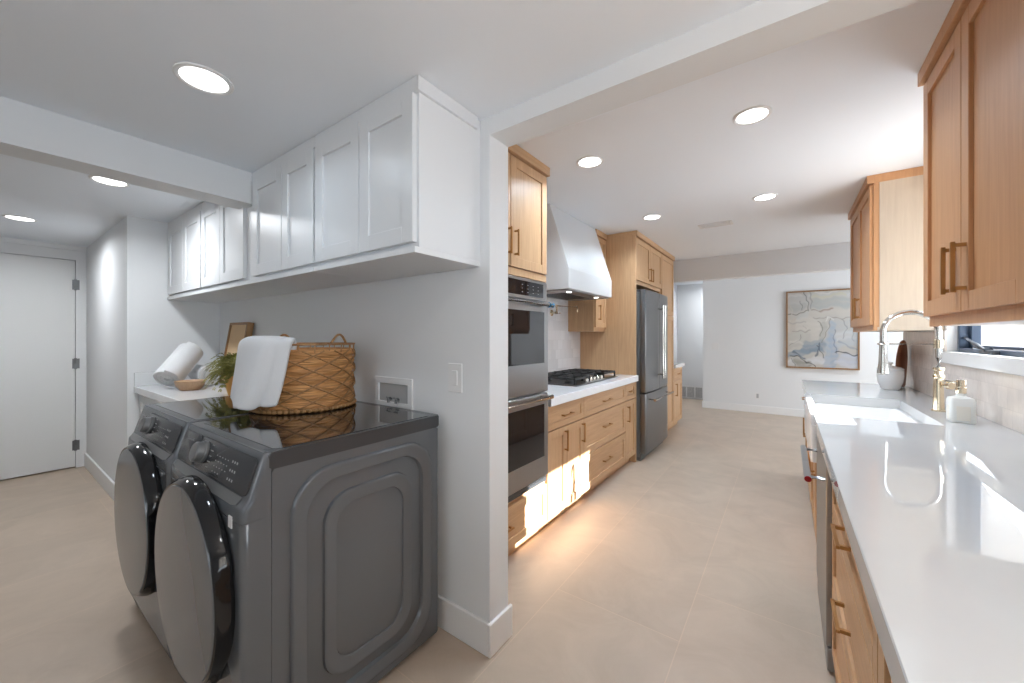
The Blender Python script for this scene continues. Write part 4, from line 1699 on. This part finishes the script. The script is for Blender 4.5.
# strokes in unit coordinates (u right, v down): (points, half width, colour, opacity)
STR = [([(.0, .12), (.26, .10)], .10, (196, 196, 192), .9), ([(.08, .22), (.24, .20)], .06, (178, 180, 176), .8),
       ([(.36, .06), (.98, .05)], .06, (206, 208, 204), .9), ([(.38, .09), (.80, .07)], .022, (214, 208, 170), .8), ([(.40, .13), (.98, .12)], .03, (184, 189, 185), .9),
       ([(.36, .19), (.98, .20)], .05, (178, 183, 181), .85), ([(.32, .30), (.70, .27), (.98, .30)], .06, (208, 198, 182), .9), ([(.50, .255), (.66, .255)], .02, (196, 168, 150), .8),
       ([(.20, .35), (.30, .33)], .05, (196, 200, 198), .8), ([(.10, .45), (.42, .44)], .11, (216, 206, 190), .9), ([(.12, .37), (.10, .55)], .05, (206, 190, 172), .8),
       ([(.05, .62), (.20, .60)], .09, (202, 198, 184), .9), ([(.36, .50), (.44, .62)], .07, (212, 202, 186), .9), ([(.52, .45), (.50, .66)], .05, (186, 182, 168), .9),
       ([(.70, .45), (.95, .50)], .10, (190, 192, 192), .9), ([(.74, .58), (.96, .60)], .08, (202, 206, 208), .9), ([(.72, .70), (.95, .66)], .05, (184, 194, 204), .8),
       ([(.64, .45), (.62, .62), (.58, .85)], .055, (166, 184, 204), .95), ([(.66, .60), (.66, .95)], .06, (158, 178, 206), .9), ([(.56, .88), (.60, .98)], .06, (176, 190, 210), .9),
       ([(.30, .70), (.52, .70)], .07, (140, 160, 176), .95), ([(.27, .77), (.50, .76)], .045, (112, 142, 168), .9), ([(.04, .84), (.30, .78)], .045, (134, 158, 178), .9),
       ([(.04, .78), (.22, .74)], .025, (212, 206, 190), .8), ([(.80, .88), (.97, .88)], .10, (192, 200, 220), .9), ([(.30, .92), (.48, .90)], .06, (216, 218, 222), .9),
       ([(.02, .94), (.08, .94)], .05, (220, 220, 220), .9), ([(.14, .92), (.32, .95)], .05, (166, 162, 148), .95),
       ([(.28, .0), (.30, .15), (.31, .28)], .008, (84, 92, 100), .85), ([(.0, .30), (.16, .29), (.30, .27)], .008, (92, 92, 92), .8), ([(.20, .12), (.22, .24)], .008, (110, 110, 108), .7),
       ([(.46, .38), (.50, .46), (.48, .60)], .007, (100, 96, 90), .8), ([(.62, .38), (.56, .55), (.53, .68)], .007, (106, 100, 92), .7), ([(.68, .50), (.69, .80)], .008, (110, 122, 140), .8),
       ([(.68, .78), (.82, .805), (.99, .81)], .010, (72, 76, 86), .9), ([(.46, .72), (.52, .86)], .008, (60, 72, 88), .9), ([(.08, .86), (.20, .85), (.28, .92), (.42, .98)], .008, (52, 50, 48), .9),
       ([(.08, .90), (.12, .99)], .007, (70, 66, 60), .8), ([(.04, .70), (.18, .66), (.20, .58)], .007, (140, 138, 130), .8), ([(.35, .255), (.55, .25), (.66, .26)], .007, (130, 112, 104), .7),
       ([(.28, .50), (.26, .46)], .006, (160, 150, 140), .6)]
STR += [([(.04, .40), (.30, .42)], .012, (170, 166, 158), .6), ([(.10, .52), (.26, .54), (.34, .50)], .010, (150, 146, 138), .6), ([(.76, .36), (.84, .50), (.80, .62)], .009, (134, 138, 142), .7),
        ([(.86, .40), (.94, .52), (.92, .64)], .009, (150, 154, 158), .6), ([(.40, .34), (.60, .36), (.98, .35)], .008, (140, 132, 124), .6), ([(.36, .02), (.34, .24)], .012, (150, 152, 150), .7),
        ([(.42, .04), (.70, .03)], .014, (228, 226, 220), .7), ([(.04, .66), (.24, .68)], .022, (222, 216, 204), .7), ([(.50, .68), (.46, .80), (.40, .86)], .012, (90, 104, 122), .8),
        ([(.74, .64), (.84, .72), (.98, .74)], .014, (150, 162, 178), .7), ([(.02, .08), (.24, .04)], .020, (216, 214, 208), .7), ([(.06, .20), (.08, .32)], .016, (206, 196, 178), .7),
        ([(.56, .40), (.60, .36), (.66, .38)], .012, (222, 218, 210), .8), ([(.12, .80), (.26, .86)], .016, (92, 116, 140), .8), ([(.70, .92), (.97, .95)], .03, (206, 210, 222), .8)]
STR = [(p, hw, srgb(c), op) for p, hw, c, op in STR]
ca = cv.data.color_attributes.new('paint', 'FLOAT_COLOR', 'POINT')
basec = srgb((200, 192, 180))
flat = []
for (x, z) in co:
    u_ = (x - AX0) / (AX1 - AX0)
    v_ = 1 - (z - AZ0) / (AZ1 - AZ0)
    wu = u_ + .018 * math.sin(v_ * 17 + u_ * 5) + .008 * math.sin(v_ * 61 + u_ * 23)
    wv = v_ + .014 * math.sin(u_ * 19 + v_ * 7) + .006 * math.sin(u_ * 53 - v_ * 31)
    c = basec
    for p, hw, sc_, op in STR:
        dd = seg_d(wu, wv, p)
        if dd < hw:
            e = min(1, (hw - dd) / (hw * .35 + .003)) * op
            e *= .82 + .18 * math.sin((wu * 3 + wv * 90) if hw > .02 else 1.5)
            c = tuple(c[k] * (1 - e) + sc_[k] * e for k in range(3))
    flat += [*c, 1.0]
ca.data.foreach_set('color', flat)
pm = MATS['painted_canvas']
an = pm.node_tree.nodes.new('ShaderNodeVertexColor')
an.layer_name = 'paint'
pm.node_tree.links.new(an.outputs['Color'], pm.node_tree.nodes['Principled BSDF'].inputs['Base Color'])

t = thing('light_switch', 'white switch plate on the far wall beside the passage opening', 'light switch', (-1.09, 8.0, 1.16))
obj('plate', box(B(), -1.145, -1.030, 1.10, 1.22, 0, .006, MA, .002), PLASTW, t)
obj('rocker', box(B(), -1.105, -1.07, 1.128, 1.192, .005, .010, MA, .001), PLASTW, t)
t = thing('power_outlet', 'white power outlet low on the far wall', 'wall outlet', (-.42, 8.0, .295))
obj('plate', box(B(), -.458, -.385, .238, .352, 0, .006, MA, .002), PLASTW, t)
obj('socket', box(B(), -.438, -.405, .258, .332, .005, .008, MA, .001), MATS['shaded_plastic'], t)
# return air grille in the passage
rg = thing('return_air_grille', 'white return air grille at floor level in the passage', 'air vent', (-1.68, 8.95, .02))
MP = MY(8.95, -1)
bm = B()
for a in (-1.93, -1.765, -1.60, -1.445):
    box(bm, a - .012, a + .012, .02, .275, 0, .014, MP)
box(bm, -1.93, -1.445, .02, .042, 0, .014, MP)
box(bm, -1.93, -1.445, .255, .277, 0, .014, MP)
for k in range(14):
    z = .05 + k * .015
    box(bm, -1.93, -1.445, z, z + .006, .001, .008, MP)
obj('louvres', bm, PLASTW, rg)
obj('backing', box(B(), -1.935, -1.44, .03, .27, 0, .003, MP), plain('grille_shadow', (.25, .25, .26), .8), rg)
